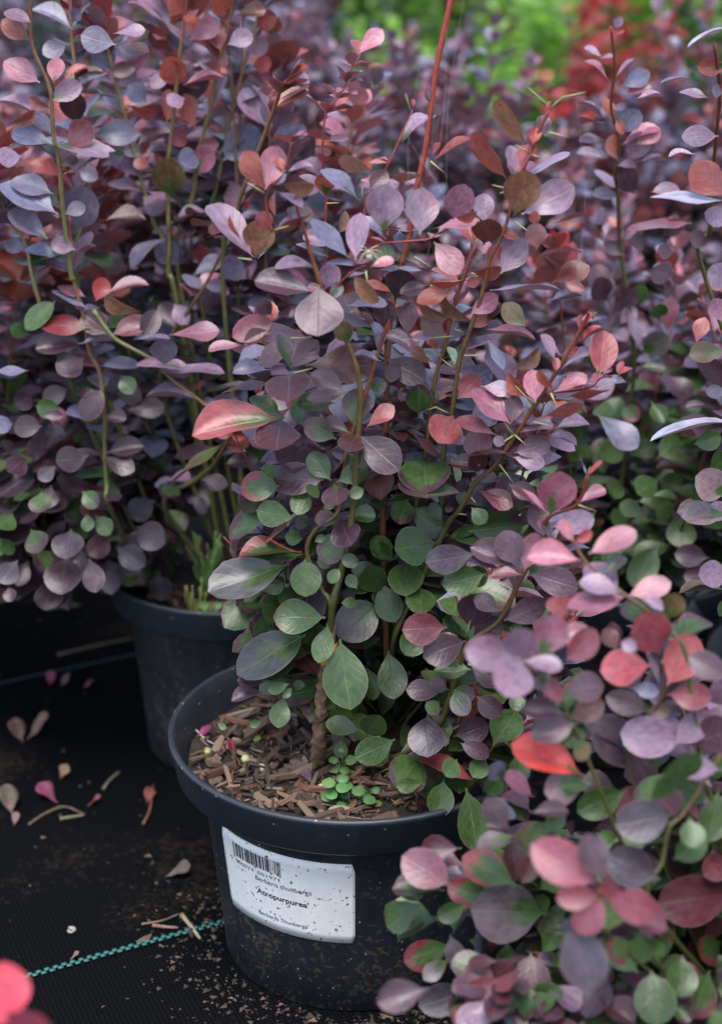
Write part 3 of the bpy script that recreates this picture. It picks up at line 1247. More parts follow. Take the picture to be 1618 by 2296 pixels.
mulch(Vector((0, 0, 0)), 'brown bark mulch inside the labelled pot', 290, 1100, .0905, random.Random(21), lambda x, y: not (x > .03 and y > -.03))
mulch(P_A, 'brown bark mulch inside the pot behind the labelled pot', 70, 400, .077, random.Random(22), lambda x, y: y < .0)
for pl, tx in ((P_C, 'dark bark mulch inside the pot at the front right'), (P_E, 'bark mulch in the pot of the dark gap'), ):
    mulch(pl, tx, 40, 300, .086, random.Random(23), lambda x, y: x < 0)


# ================================================================== the plants
MZ = RZ - .021
# ------------------------------------------------------------------ main barberry
rnd = random.Random(101)
hero = shrub('barberry_shrub', (0, 0, MZ), 'purple barberry in the labelled pot, with green lower leaves and one tall bare red shoot', 'shrub')
FT = at_z(862, 1590, MZ)
HS = []
# (crop, points foot -> tip, Y at the foot, Y at the tip, base)
_D = 'D'
HS.append(measured_stem('H', _D, [(866, 1460), (857, 1196), (863, 1059), (869, 776), (884, 660), (913, 542), (931, 436), (956, 318), (975, 168), (1010, 0), (1024, -70)], -.005, .012, FT))
HS.append(measured_stem('H', _D, [(885, 1420), (945, 1270), (991, 1122), (994, 1012), (1012, 928), (1028, 816), (1050, 748), (1081, 654), (1097, 583), (1128, 520), (1168, 393), (1205, 300), (1228, 252)], -.01, -.025, FT + Vector((.004, .004, 0))))
HS.append(measured_stem('H', _D, [(880, 1440), (930, 1150), (956, 997), (966, 903), (981, 826), (997, 779), (1012, 704), (1034, 636), (1065, 551)], -.005, -.012, FT + Vector((.001, .009, 0))))
HS.append(measured_stem('H', _D, [(880, 1450), (930, 1330), (1000, 1181), (1028, 1146), (1065, 1084), (1109, 1044), (1153, 978), (1200, 906), (1259, 813), (1309, 723), (1320, 700)], -.012, -.055, FT + Vector((.007, -.003, 0))))
HS.append(measured_stem('H', _D, [(905, 1690), (984, 1621), (1009, 1561), (1049, 1446), (1119, 1391), (1174, 1283), (1222, 1205), (1229, 1160), (1294, 1130), (1316, 1068)], -.060, -.105, at_z(880, 1700, MZ)))
HS.append(measured_stem('H', _D, [(742, 1389), (720, 1320), (688, 1240), (707, 1187), (760, 1143), (773, 1028), (795, 953), (823, 872), (848, 791), (863, 741), (891, 682)], -.042, -.040, at_z(716, 1712, MZ)))
HS.append(measured_stem('H', _D, [(742, 1389), (762, 1290), (790, 1150), (803, 980), (806, 860), (775, 760), (727, 662), (694, 560), (686, 530), (669, 478), (662, 440)], -.043, -.055, at_z(722, 1708, MZ)))
# thin upper shoots
HT = []
HT.append(measured_stem('H', '1', [(905, 1000), (900, 500), (905, 380), (885, 160), (880, 0), (905, -260), (1010, -400), (1080, -560), (1128, -695)], .005, .01))
HT.append(measured_stem('H', _D, [(815, 560), (820, 455), (851, 405), (885, 336), (905, 290), (925, 246)], -.03, -.02))
HT.append(measured_stem('H', '1', [(915, 1055), (1010, 950), (1090, 880), (1140, 850), (1190, 830)], -.045, -.05))
HT.append(measured_stem('H', '1', [(1240, 760), (1290, 680), (1450, 660), (1640, 640), (1700, 600)], -.04, -.035))
HT.append(measured_stem('H', '1', [(520, 590), (495, 500), (480, 320), (600, 165), (655, -40)], -.055, -.055))
HT.append(measured_stem('H', '3', [(1100, 1200), (1250, 1190), (1380, 1160), (1440, 1100), (1560, 1080)], -.05, -.055))
HT.append(measured_stem('H', '6', [(500, 640), (600, 700), (740, 745)], -.05, -.045))
trunk = [at_z(712, 1722, MZ), at_y(716, 1650, -.028), at_y(720, 1570, -.032), at_y(735, 1480, -.036), at_y(742, 1400, -.04)]

HL = []
HL += measured_leaves('H', '''
1: 470 290 310 10 130 o; 470 280 560 -30 190 k; 490 250 560 190 40 R; 600 160 560 50 60 o; 625 155 810 105 70 l2; 600 165 640 100 30 R; 540 480 525 290 60 o; 500 590 430 460 130 r; 290 640 215 470 45 o; 400 775 440 530 225 t
1: 385 770 40 410 170 l; 415 780 520 660 70 l; 530 580 800 460 55 o; 545 575 730 440 40 l; 560 240 820 270 70 t; 560 300 735 420 90 l; 1150 365 885 120 110 s; 905 330 900 190 150 o; 890 330 740 160 60 l; 1240 150 1000 60 100 t
1: 1210 290 1340 150 130 m; 1270 270 1430 230 60 l; 1370 190 1600 180 50 t; 1310 590 1330 275 265 l; 1580 570 1340 560 80 l; 1335 640 1140 470 80 s; 1075 780 790 500 140 s; 1115 790 1150 455 170 l; 920 770 700 650 90 s; 970 680 740 620 120 l
1: 1120 830 905 790 80 s2; 1220 840 1390 780 90 k; 1230 800 1110 805 40 k; 900 1000 960 840 160 l; 810 1020 395 950 180 p2; 850 850 540 800 90 l; 900 1010 770 990 60 k; 1105 905 1260 1105 120 t; 1060 1120 1340 1090 100 s; 950 1070 1010 950 90 y
1: 1400 1075 1470 895 230 p; 1618 850 1370 770 100 p; 1618 870 1400 850 40 s; 1000 600 1060 440 80 t
2: 140 1150 165 812 240 l; 820 1010 885 730 270 t; 870 1000 1250 800 235 l; 760 740 520 420 110 o; 905 500 680 185 115 t; 950 500 980 375 85 R; 1040 440 1020 285 110 p2; 830 720 800 500 110 l; 850 720 920 500 110 r; 890 740 1215 560 90 l
2: 230 540 240 215 125 p2; 250 600 515 460 100 r3; 230 580 280 480 55 r; 10 480 190 290 80 l; 205 200 180 100 40 p2; 380 1040 450 835 210 kl; 370 1030 550 990 50 o; 600 1070 600 850 150 l; 600 1220 620 1075 220 ob; 220 1110 540 1040 60 k
2: 1030 1100 1340 975 50 r3; 870 1180 720 1110 80 r3; 960 1080 960 990 80 o; 95 230 92 170 28 R; 200 320 350 295 30 l; 1060 240 1075 185 22 R
b: -10 240 95 130 75 k; 305 450 295 395 30 p2
3: 240 120 430 350 190 k; 720 350 890 100 190 l; 650 345 700 135 130 r; 490 330 725 350 60 o; 490 395 220 410 50 o; 1080 420 1355 280 130 r3; 1330 470 1200 420 80 r3; 640 470 1160 430 95 l; 500 640 700 510 140 k2; 510 740 640 640 100 o
3: 620 700 720 560 90 m; 620 750 960 785 95 k2; 900 730 740 570 150 ol; 980 180 960 0 150 ko; 510 700 280 510 80 t; 360 470 120 560 140 o; 370 690 140 540 70 t; 320 810 160 660 150 mo; 50 790 60 550 140 p2; 190 430 0 490 100 p
3: 300 800 80 800 80 l; 210 1000 90 880 70 t; -100 960 180 1120 200 p; 390 1020 360 870 55 pale; 800 1040 1010 900 90 t; 600 780 750 1030 50 s; 1350 190 1010 170 60 k; 1120 540 1310 480 90 l; 1060 540 1310 500 60 s; 470 430 560 400 80 o; 520 300 560 170 90 m
3: 1100 1180 980 1060 60 o; 1110 1200 1340 1080 100 k; 1110 1200 1380 1110 75 k; 1200 1230 1515 1185 75 o; 1430 1080 1480 755 210 r; 1150 940 1020 780 70 k2; 1110 970 1010 790 80 l; 1160 945 1280 880 80 r; 1160 1030 1360 875 40 l
3: 1290 760 1290 640 40 r; 1320 740 1380 625 45 R; 1290 830 1450 730 50 R; 1120 1050 1120 950 60 r; 1460 1140 1618 1120 60 s; 1570 1080 1590 975 35 r; 1400 1140 1400 1060 50 r; 1440 1080 1520 1040 20 k2
4: 715 140 425 260 190 r2; 720 230 500 310 110 m; 490 320 250 380 70 k2; 830 490 740 250 120 y; 830 490 1020 290 150 p2; 940 465 1440 460 250 m; 825 530 820 705 315 m2; 1230 670 950 700 130 p; 1220 660 980 520 150 p2; 1150 740 880 760 130 g
4: 690 590 340 670 100 p2; 690 500 420 520 110 s; 790 845 145 930 285 r; 770 830 540 690 110 g; 770 850 740 1085 320 m2; 880 900 880 710 90 g; 1270 960 1045 880 110 x2; 1160 1000 930 880 170 x; 1290 910 1320 635 215 pg; 1380 910 1570 760 110 r
4: 1570 790 1480 690 30 y; 1300 960 1250 1095 190 m2; 1320 970 1610 1220 250 p; 1240 1100 1380 1190 100 x; 1030 -110 1040 280 340 p2; 1500 215 1520 15 170 p; 1450 235 1690 330 110 p3; 1440 200 1130 110 90 p; 1480 440 1285 380 60 s2; 1500 480 1618 540 150 p
4: 1400 640 1500 600 120 y; 700 110 600 20 120 p2; 1250 300 1180 180 140 ol; 1430 180 1350 80 60 m
5: 310 290 310 85 190 xg; 460 200 365 10 60 pt; 590 170 740 10 170 r; 760 80 970 110 100 l; 970 350 700 100 190 k2; 890 440 575 310 95 r2; 560 290 450 480 260 r; 745 655 735 385 205 r2; 970 565 660 550 60 r2; 790 680 550 620 110 m
5: 740 700 720 570 140 m; 975 350 1010 140 130 p2; 1090 345 1010 270 85 k2; 960 370 1220 355 45 o; 1040 410 1280 360 70 l; 1270 385 1540 340 90 l; 1210 300 1490 205 80 o; 930 490 900 390 70 m; 930 500 850 460 80 l; 1000 560 1260 480 150 p2
5: 900 600 1070 450 55 m; 1230 420 1440 500 75 l; 990 590 1210 640 120 l; 470 610 250 400 90 m; 350 600 340 800 360 xg; 370 740 360 900 420 xg; 540 580 580 770 70 pale; 745 830 980 945 110 r2; 1100 910 960 780 120 p2; 690 950 790 1060 120 h
5: 570 960 495 960 60 m; 1140 180 950 -10 80 o; 1150 200 1130 -40 150 k; 230 890 170 1060 180 xg; 270 950 510 1150 200 xg; 880 740 780 690 60 p2; 680 330 860 240 200 s; 560 500 640 440 80 s; 480 1060 400 920 90 g; 520 1180 720 1100 80 h
''', -.035, rnd, .01)
HL += measured_leaves('H', '''
6: 890 215 520 200 235 p3; 570 260 290 260 215 xr; 940 220 790 20 160 g; 980 230 1200 120 150 g; 965 240 990 390 200 x2; 670 480 410 440 190 g; 760 300 700 450 150 g; 1000 480 825 500 120 p3; 1030 480 1260 470 110 g; 1010 490 1080 680 220 p3
6: 960 580 920 815 190 xg; 840 770 930 840 80 g; 650 500 470 650 70 dry; 730 730 290 750 90 xr; 740 750 490 790 90 dry2; 765 760 760 1045 220 gr; 640 820 80 1020 310 y; 1000 760 1130 820 100 g; 1000 850 930 950 90 g; 1400 700 1240 690 150 h
6: 1480 800 1470 1005 250 g; 1270 960 1065 960 150 g; 1310 850 1090 870 120 g; 1440 780 1240 780 50 g; 1300 950 1400 1230 200 h; 1010 1100 1120 1090 80 g; 740 640 620 620 110 h; 850 260 780 320 120 g; 780 540 700 500 110 y; 560 120 460 180 110 h
6: 880 420 960 380 70 h; 1180 280 1080 330 90 h; 820 660 900 620 60 h; 1130 1000 1060 900 90 h; 450 1020 600 960 110 h
7: 1290 120 1000 330 290 y; 900 215 530 210 250 gr2; 760 340 275 590 300 y2; 920 260 860 535 155 gr; 1005 370 1080 860 320 gr; 990 390 880 560 70 yellow; 1350 450 1400 790 210 gr3; 1290 380 1060 420 70 xr; 470 680 270 670 90 p3; 455 750 230 790 85 p3
7: 600 780 560 1000 150 gp; 640 690 490 740 90 g; 760 700 670 700 70 h; 660 720 600 790 60 h; 1150 1030 905 970 140 g; 1190 1060 1280 920 190 g; 1400 1090 1120 1220 200 hw; 1010 1095 1010 1220 100 gr; 1190 560 1250 800 130 g; 1280 640 1320 900 110 h
7: 1130 1060 1080 1080 60 y; 880 680 900 740 50 h; 440 960 360 990 60 h; 120 970 190 1010 50 g
''', -.045, rnd, .01)
HL += measured_leaves('H', '''
f: 340 190 155 220 175 hw; 265 385 265 495 130 g; 385 570 190 580 145 r2; 470 630 280 700 150 p; 280 560 200 690 120 hw; 225 985 220 860 135 go; 365 860 205 850 95 p3; 390 850 305 820 70 p3; 300 960 290 1130 165 pd; 410 860 470 950 95 y; 415 1060 570 1010 120 p3
f: 445 1090 570 1140 70 p3; 590 1100 690 940 150 hw; 410 850 505 880 80 y; 500 760 330 760 80 h; 490 740 630 820 100 p; 500 620 620 530 130 p; 490 580 520 410 160 p2; 620 500 510 430 85 p2; 640 540 830 460 120 p2; 750 330 965 390 130 p2; 725 335 585 325 45 r2
f: 690 300 500 200 110 p2; 620 310 445 230 70 p; 700 300 640 140 130 p2; 730 320 790 150 110 k2; 850 170 820 90 50 p2; 850 120 1045 85 110 l; 480 140 730 110 150 xg; 510 240 290 280 130 pd; 390 160 560 180 70 g; 560 330 370 380 130 h; 130 180 60 240 120 h
f: 60 250 120 200 90 h; 90 420 20 300 130 g; 130 480 60 400 80 h; 350 1090 390 990 70 h; 350 900 300 950 70 h; 520 880 620 960 100 p; 480 400 540 300 100 h; 690 860 700 940 70 h; 330 1000 380 1100 60 h
d: 845 1190 880 1000 175 k; 970 1130 910 1040 50 o; 980 1130 1095 1075 45 k; 850 1190 670 1070 45 k; 1010 1010 985 930 22 l; 1015 1010 1080 945 20 r; 540 1080 675 1140 85 r2; 660 1050 775 1100 80 p2
h: 270 10 160 150 180 xg; 370 130 345 290 120 gp; 270 150 160 160 70 g; 520 140 240 50 80 r; 470 170 520 440 150 gp; 430 40 380 100 90 gp; 140 -30 20 30 120 hw; 560 40 500 100 90 h
''', -.085, rnd, .02)

# filler shoots behind the measured ones
def hero_fill():
    st, lv = bush(.012, .02, MZ, .275, .112, 20, rnd, barberry_colour, .013, .027, .020, 3, 5, .08, hmin=.5)
    st2, lv2 = bush(.035, -.02, MZ, .15, .105, 9, rnd, barberry_colour, .014, .026, .022, 3, 5, .15, hmin=.5, side=(R(-25), R(60)))
    low = lambda s, r: pick(r, (4, 'g'), (3, 'xg'), (2, 'gp'), (2, 'h'), (1, 'x'), (.7, 'gr'))
    lv3 = blob(.022, .005, .195, .080, .075, .055, 420, rnd, low, .029, .021)
    lv3 += blob(.045, -.035, .165, .07, .05, .04, 160, rnd, low, .028, .020)
    lv3 += blob(.012, .01, .285, .10, .07, .07, 330, rnd, lambda s, r: barberry_colour(.3 + .35 * s, r), .030, .022)
    lv3 = [q for q in lv3 if q.p.z > MZ + .012]
    for q in lv2:
        q.si += len(st)
    for i, p in enumerate(HS):
        lv3 += tufts(p, rnd, barberry_colour, s1=.58 if i == 0 else 1.0)
    tip = lambda s, r: pick(r, (2, 'R'), (3, 'r'), (2, 'k'), (2, 'o'), (2, 'k2'))
    for p in HT:
        lv3 += tufts(p, rnd, tip, .016, .013, .010, .35)
    return st + st2, lv + lv2 + lv3


HFILL = hero_fill()

# ------------------------------------------------------------------ barberry on the left and the one in the pot behind
rnd2 = random.Random(202)
LSB, LSA = [], []
LSB.append(measured_stem('B', 'a', [(330, 1252), (320, 1233), (300, 1080), (280, 900), (265, 720), (240, 600), (225, 400), (145, 200), (140, 0), (140, -80)], .13, .12))
LSB.append(measured_stem('B', 'c', [(500, 1170), (480, 1050), (470, 880), (470, 750), (450, 560), (400, 450), (375, 300), (330, 130), (320, 0), (310, -150)], .13, .13, (P_A.x - .055, P_A.y - .01, MZ)))
LSB.append(measured_stem('B', 'c', [(1010, 760), (930, 700), (890, 670), (760, 570), (700, 500), (570, 430), (500, 380), (420, 270)][::-1], .13, .10))
LSA.append(measured_stem('A', 'a', [(800, 1390), (755, 1233), (760, 1080), (750, 800), (770, 600), (790, 400), (800, 290), (830, 70), (850, -60)], .20, .19, (P_A.x - .006, P_A.y, MZ)))
LSA.append(measured_stem('A', 'a', [(810, 1300), (810, 1020), (850, 940), (900, 650), (940, 500), (980, 300), (1030, 80), (1045, -60)], .21, .20, (P_A.x + .002, P_A.y + .006, MZ)))
LSA.append(measured_stem('A', 'a', [(770, 1250), (690, 1000), (660, 900), (600, 680), (540, 440), (490, 250), (440, 100), (400, -60)], .21, .24, (P_A.x - .012, P_A.y + .006, MZ)))
LSA.append(measured_stem('A', 'a', [(1000, 1300), (1060, 960), (1110, 800), (1210, 540), (1260, 400)], .17, .12, (P_A.x + .012, P_A.y + .0, MZ)))
LSA.append(measured_stem('A', 'a', [(900, 1300), (980, 800), (1040, 500), (1090, 310), (1150, 100), (1170, -40)], .22, .25, (P_A.x + .008, P_A.y + .008, MZ)))
LSA.append(measured_stem('A', 'c', [(740, 1160), (880, 1030), (960, 960), (1030, 840), (1100, 760)], .17, .10, (P_A.x - .004, P_A.y - .006, MZ)))
LSA.append(measured_stem('A', 'c', [(740, 700), (760, 420), (840, 280), (920, 160), (1000, 0)], .21, .17, (P_A.x - .003, P_A.y + .004, MZ)))
LSB.append(measured_stem('B', 'a', [(230, 1500), (120, 1110), (40, 980), (0, 850), (-40, 700)], .14, .16, (P_A.x - .05, P_A.y - .005, MZ)))
LSB.append(measured_stem('B', 'a', [(370, 1400), (400, 860), (390, 700), (345, 350), (320, 150), (320, 0), (325, -80)], .17, .19, (P_A.x - .04, P_A.y + .004, MZ)))
BL = measured_leaves('B', '''
a: 135 180 10 90 90 o; 180 370 20 270 110 k2; 240 370 260 260 80 k; 285 360 390 290 55 R; 235 450 360 370 90 l; 230 490 130 440 50 o; 200 530 0 430 60 l; 40 560 160 505 45 o; 300 660 410 560 120 r2; 240 650 55 585 90 s; 240 650 490 680 70 l
a: 290 780 510 670 90 l; 270 740 350 710 50 m; 350 560 330 430 120 mk; 260 960 5 810 130 s; 240 870 50 800 100 s; 290 960 380 920 70 s; 340 1040 400 870 170 s; 450 990 650 970 70 m; 215 1070 45 945 110 s; 520 200 365 160 120 s; 510 210 670 230 50 m
a: 510 150 650 130 55 l; 325 130 150 20 80 s; 300 200 200 250 90 s; 140 100 20 40 70 l2; 330 350 460 310 50 m; 120 1120 20 1090 70 s; 280 1170 110 1120 60 s; 340 1120 230 1080 80 l; 100 700 0 720 90 l; 350 760 440 800 70 s; 330 100 360 60 60 s
c: 430 230 470 125 80 R; 480 190 660 140 65 k2; 385 210 260 160 60 k2; 390 260 240 170 60 s; 635 280 470 210 45 t; 400 350 180 330 110 rg; 500 380 660 310 95 r2; 490 380 370 280 110 m; 640 400 700 270 90 p; 350 420 520 400 40 s; 390 420 170 440 110 p
c: 600 400 760 385 40 s; 740 520 740 410 120 s; 830 530 610 490 80 l; 720 550 1000 530 80 l; 450 520 620 500 45 s; 760 380 980 360 70 k2; 890 670 660 630 40 s; 910 640 1110 590 45 y; 465 750 570 755 50 p; 570 720 735 700 85 p; 460 930 605 990 70 p
c: 470 910 640 880 90 p; 1010 960 1150 930 65 p; 400 920 260 950 115 p; 440 640 330 640 50 p; 1010 860 755 1060 70 ol; 380 480 280 560 120 p; 460 620 380 760 110 p3; 520 640 640 660 90 p; 300 620 200 680 90 p; 130 540 0 550 45 s; 60 780 -20 790 80 s
c: 60 700 150 660 90 p; 190 790 60 790 100 p; 190 740 280 740 50 p; 190 1080 190 1180 100 xg; 370 1080 440 1150 80 xg; 120 930 60 1000 100 p; 250 970 180 1030 70 pd; 250 230 120 350 100 g; 160 700 260 720 90 g; 130 380 60 350 70 g; 540 560 600 640 80 g
e: 320 130 320 250 140 pd; 610 120 740 190 130 pd; 520 210 650 290 110 pd; 300 250 300 405 165 p; 400 260 440 410 100 p; 80 270 10 370 100 pd; 660 350 770 430 100 pd; 700 0 580 70 110 pd; 430 70 500 150 80 gr; 390 60 400 140 60 gr; 140 130 200 230 110 x
e: 60 60 20 130 100 g; 0 230 70 190 80 g; 40 390 60 450 60 p; 500 170 410 240 100 rD2; 820 180 920 250 100 p
''', .11, rnd2, .03)
AL = measured_leaves('A', '''
a: 790 390 780 300 120 o; 820 380 1000 330 60 k2; 1050 340 980 390 70 m; 745 560 770 400 70 o; 880 580 820 420 80 o; 980 600 790 560 50 l; 570 470 700 520 40 o; 800 910 590 830 50 l2; 670 750 600 720 60 o; 1000 720 1160 570 150 s; 770 890 760 745 150 ol
a: 1190 560 1180 460 40 p2; 420 600 610 590 120 s; 830 60 770 20 90 o; 1030 70 980 10 110 o; 840 200 690 40 50 k2; 850 180 980 90 90 k2; 990 230 950 90 100 r; 1020 200 1130 150 90 l; 1150 120 1230 90 90 r; 1000 310 1010 270 40 k; 1060 70 1190 40 70 ob; 850 50 880 100 80 o
a: 960 480 1000 330 70 l; 780 300 790 290 40 R; 900 700 820 740 100 s; 1000 880 1090 900 110 l2; 760 1060 580 1180 60 s; 800 1190 720 1100 110 s; 920 1190 900 1110 80 r; 760 330 680 390 70 l; 830 440 760 480 80 l; 970 700 1100 620 70 s; 640 700 540 640 70 s
a: 660 460 590 400 90 s; 610 300 500 330 70 m; 760 640 840 610 90 r2; 880 660 980 640 60 r2; 860 760 960 700 110 k2; 1130 300 1220 290 80 r; 1100 230 1200 200 90 l; 560 680 480 720 90 s; 640 880 740 950 100 l
c: 850 60 710 0 80 s; 870 110 990 30 70 s; 1000 130 1090 60 120 s; 920 160 1010 155 60 s; 940 190 1030 195 40 k2; 780 240 840 330 80 l; 840 380 1020 370 70 s; 880 1030 1020 1050 60 p; 880 1100 920 1180 60 pd; 960 880 790 920 80 p; 820 930 930 890 80 p
''', .19, rnd2, .03)

# ------------------------------------------------------------------ barberry at the front right
rnd3 = random.Random(303)
CS = []
CS.append(measured_stem('C', 'f', [(1500, 1000), (1460, 700), (1400, 600), (1300, 510), (1190, 430), (1090, 350), (1000, 270), (945, 170)], -.19, -.17, (P_C.x + .02, P_C.y + .01, MZ)))
CS.append(measured_stem('C', 'f', [(1010, 1150), (930, 970), (880, 870), (800, 790), (720, 720)], -.21, -.215, (P_C.x - .01, P_C.y, MZ)))
CS.append(measured_stem('C', 'f', [(1200, 1200), (1300, 970), (1360, 850), (1350, 720)], -.18, -.19, (P_C.x + .004, P_C.y + .006, MZ)))
CS.append(measured_stem('C', 'h', [(1300, 700), (1350, 500), (1380, 350), (1440, 290), (1540, 140), (1610, 20)], -.24, -.23, (P_C.x + .01, P_C.y - .006, MZ)))
CS.append(measured_stem('C', 'h', [(1080, 800), (1080, 700), (1070, 630)], -.27, -.28, (P_C.x - .006, P_C.y - .01, MZ)))
CL = measured_leaves('C', '''
f: 985 270 750 240 110 k; 950 190 890 90 60 k; 960 190 1035 140 50 R; 1020 240 1230 140 105 k; 1180 420 985 360 75 l; 1190 430 920 475 110 k2; 1195 430 1385 370 100 k; 1370 540 1400 420 110 ol; 1250 440 1350 490 50 l; 1080 330 1190 260 60 y
f: 710 710 470 670 160 l; 710 700 640 850 190 l; 720 710 690 575 150 l; 800 700 880 515 160 k2; 840 640 1030 590 95 k; 920 720 1060 590 130 r2; 720 720 895 740 80 l; 900 830 830 850 110 r2; 900 850 1085 830 135 p2; 990 480 830 470 90 r; 830 790 800 830 40 y
f: 1340 690 1240 510 190 R2; 1300 740 1070 760 160 R2; 1370 830 1500 610 190 r; 1640 800 1480 700 120 p2; 1370 870 1560 880 125 R2; 1640 930 1570 790 150 l; 1150 670 1090 580 80 mo; 1340 850 1290 690 30 l; 1240 670 1170 640 60 l; 1210 840 1330 860 70 s
f: 920 960 730 930 100 p2; 930 980 1090 910 110 mo; 1280 950 1105 880 110 p2; 1270 970 1390 930 70 m; 970 1000 760 1050 115 p2; 1000 1240 700 1070 150 fire; 900 1100 1000 1040 90 lime; 1270 1200 1060 1000 200 p2; 1460 1080 1170 1050 185 l; 1400 1100 1560 950 130 l
f: 1480 1100 1660 1000 180 p2; 1430 1270 1400 1120 190 lime2; 1610 1210 1415 1190 110 l; 950 1090 1010 1140 90 ol
h: 1010 150 820 180 150 xl; 1040 150 890 160 70 lime2; 1190 180 970 270 140 gr; 1390 290 1145 330 180 pd; 1600 180 1550 400 140 gr; 1400 490 1550 390 130 lime2; 1640 480 1530 540 120 r2; 1340 580 1110 480 180 pd; 1680 640 1330 680 230 r2; 1050 600 775 430 190 R3
h: 1080 590 1010 380 140 p2; 1060 650 880 660 110 rD; 1080 660 970 810 140 rD; 1090 660 1320 720 150 rD; 1120 700 1360 790 120 r2; 830 730 500 700 270 yg; 690 600 460 480 150 xr; 600 680 390 610 130 xr; 400 600 190 480 170 k3; 700 590 680 420 110 m; 720 600 780 480 90 mo
h: 700 560 790 325 90 ol; 470 690 345 750 90 gr; 410 830 460 680 60 lime2; 400 870 195 940 140 xr; 400 830 430 960 90 pd; 390 940 280 1020 80 yg; 520 920 520 1075 130 k3; 480 850 600 870 80 xr; 470 1080 265 1140 140 pd; 400 1260 570 1160 110 R; 655 850 650 1100 150 gr
h: 760 910 760 1070 150 rD2; 940 760 1030 1060 210 pd; 1080 980 1200 1050 140 g; 1300 990 1310 1190 180 lime2; 1560 990 1480 1190 150 xr; 1440 920 1420 1080 140 gr; 850 1040 850 1290 240 lg; 1100 1060 1130 1300 240 rD2; 940 1110 1010 1130 50 yellow; 1290 1240 1250 1130 140 ol
h: 660 350 560 220 120 p; 700 370 560 340 50 p; 760 280 930 270 70 p; 830 380 900 270 90 hw; 1050 370 1135 400 60 go; 770 210 640 110 70 k2; 690 180 720 30 95 g; 700 380 520 420 40 yg; 560 260 690 290 60 s; 740 420 830 330 80 h
h: 1200 860 1100 900 120 xr; 1180 900 1290 870 110 h; 890 640 960 700 60 h; 800 620 900 560 100 h; 780 690 830 650 70 lime2; 1400 200 1300 120 130 lime2; 1470 300 1480 420 110 h; 1620 820 1530 760 120 rD; 700 1150 640 1240 130 h; 540 640 480 740 60 pd; 1200 300 1240 420 120 gp
h: 650 120 570 60 100 s; 560 200 620 130 80 h; 1160 500 1120 400 110 lime2; 1240 1000 1120 860 130 h; 880 900 840 1010 90 h; 1610 860 1500 900 130 xr; 1000 1000 1070 1100 110 h; 480 720 400 760 60 pd
''', -.20, rnd3, .05)
CBLOB = blob(P_C.x + .0, P_C.y - .03, .155, .13, .085, .080, 620, rnd3, front_colour, .025, .017)
sk = at_y(1250, 2060, -.20)
CBLOB += blob(sk.x, sk.y, sk.z, .06, .05, .045, 260, rnd3, front_colour, .022, .015)
CFILL = bush(P_C.x + .02, P_C.y, MZ, .20, .125, 18, rnd3, front_colour, .013, .025, .020, 3, 5, .12, hmin=.45)

# ------------------------------------------------------------------ barberries on the right and at the right edge
rnd4 = random.Random(404)
ES, FS = [], []
ES.append(measured_stem('E', 'D', [(1400, 1000), (1420, 800), (1390, 560), (1385, 450), (1378, 380), (1388, 320), (1369, 240), (1377, 150), (1368, 60)], .25, .17, (P_E.x, P_E.y, MZ)))
EL = measured_leaves('E', '''
t: 840 240 905 215 40 R; 830 200 870 150 70 l; 785 580 640 420 60 k; 740 415 610 350 60 l; 720 430 825 400 30 l; 840 560 995 430 50 l; 880 630 1090 530 130 s; 900 700 1095 620 100 k; 990 720 1190 680 60 l; 810 880 770 710 90 o; 820 800 915 760 60 l; 740 790 690 770 50 l
t: 880 960 1000 830 150 s; 780 900 510 865 40 k2; 780 880 570 740 40 l; 850 860 890 980 60 o; 880 1060 1160 940 70 k; 930 1160 1040 1000 170 l; 760 1020 575 1010 70 l; 860 1190 820 980 90 o; 760 1150 560 1120 80 l; 830 1210 985 1220 70 l; 1000 1180 1220 1160 50 l; 870 1390 700 1230 110 l
b: 1480 1000 1190 1020 100 r2; 1350 1060 1420 1000 80 p2; 1280 1080 1200 1100 80 p; 1400 1130 1320 1130 70 p2; 1100 1000 1040 960 80 l; 1160 880 1040 870 60 s; 1220 870 1160 780 110 p2; 1300 860 1430 840 60 l; 1230 650 1340 580 70 k; 1090 1060 1180 1040 60 k2; 1180 1150 1100 1060 90 p2
d: 1060 740 1230 885 110 s; 1180 880 1070 920 110 g; 1330 930 1420 840 100 g; 1210 920 1320 870 90 h; 1355 930 1500 930 70 xg; 1330 1030 1225 1090 110 g; 1340 1080 1420 1010 90 g; 1400 1080 1510 1080 60 g; 1300 1100 1410 1110 40 hw; 1100 230 1040 150 110 p2; 1160 250 1210 190 90 p2; 1110 250 1090 110 70 p2
d: 1090 240 1060 60 110 p2; 1290 90 1370 130 110 p; 1240 250 1240 170 80 g; 1160 330 1230 260 70 l; 1330 310 1320 260 80 g; 1370 370 1390 210 60 r2; 1260 460 1350 400 110 y; 1250 520 1360 530 50 y; 1320 560 1480 650 80 p2; 1100 300 780 350 60 l; 1180 700 1220 760 80 xr; 1180 230 1250 420 40 l
f: 1440 60 1420 210 130 g; 1330 200 1210 380 130 h; 1560 260 1410 240 100 p2; 1600 340 1450 340 100 p2; 1200 60 1110 100 100 h; 1380 90 1330 20 90 h; 1270 60 1160 20 80 h
''', .16, rnd4, .04)
FS.append(measured_stem('F', 'D', [(1585, 640), (1590, 520), (1596, 400), (1605, 300), (1612, 200), (1600, 100)], .10, .02, (P_F.x, P_F.y, MZ)))
FS.append(measured_stem('F', 'D', [(1680, 1000), (1660, 800), (1650, 520), (1640, 300)], .02, -.05, (P_F.x - .01, P_F.y - .01, MZ)))
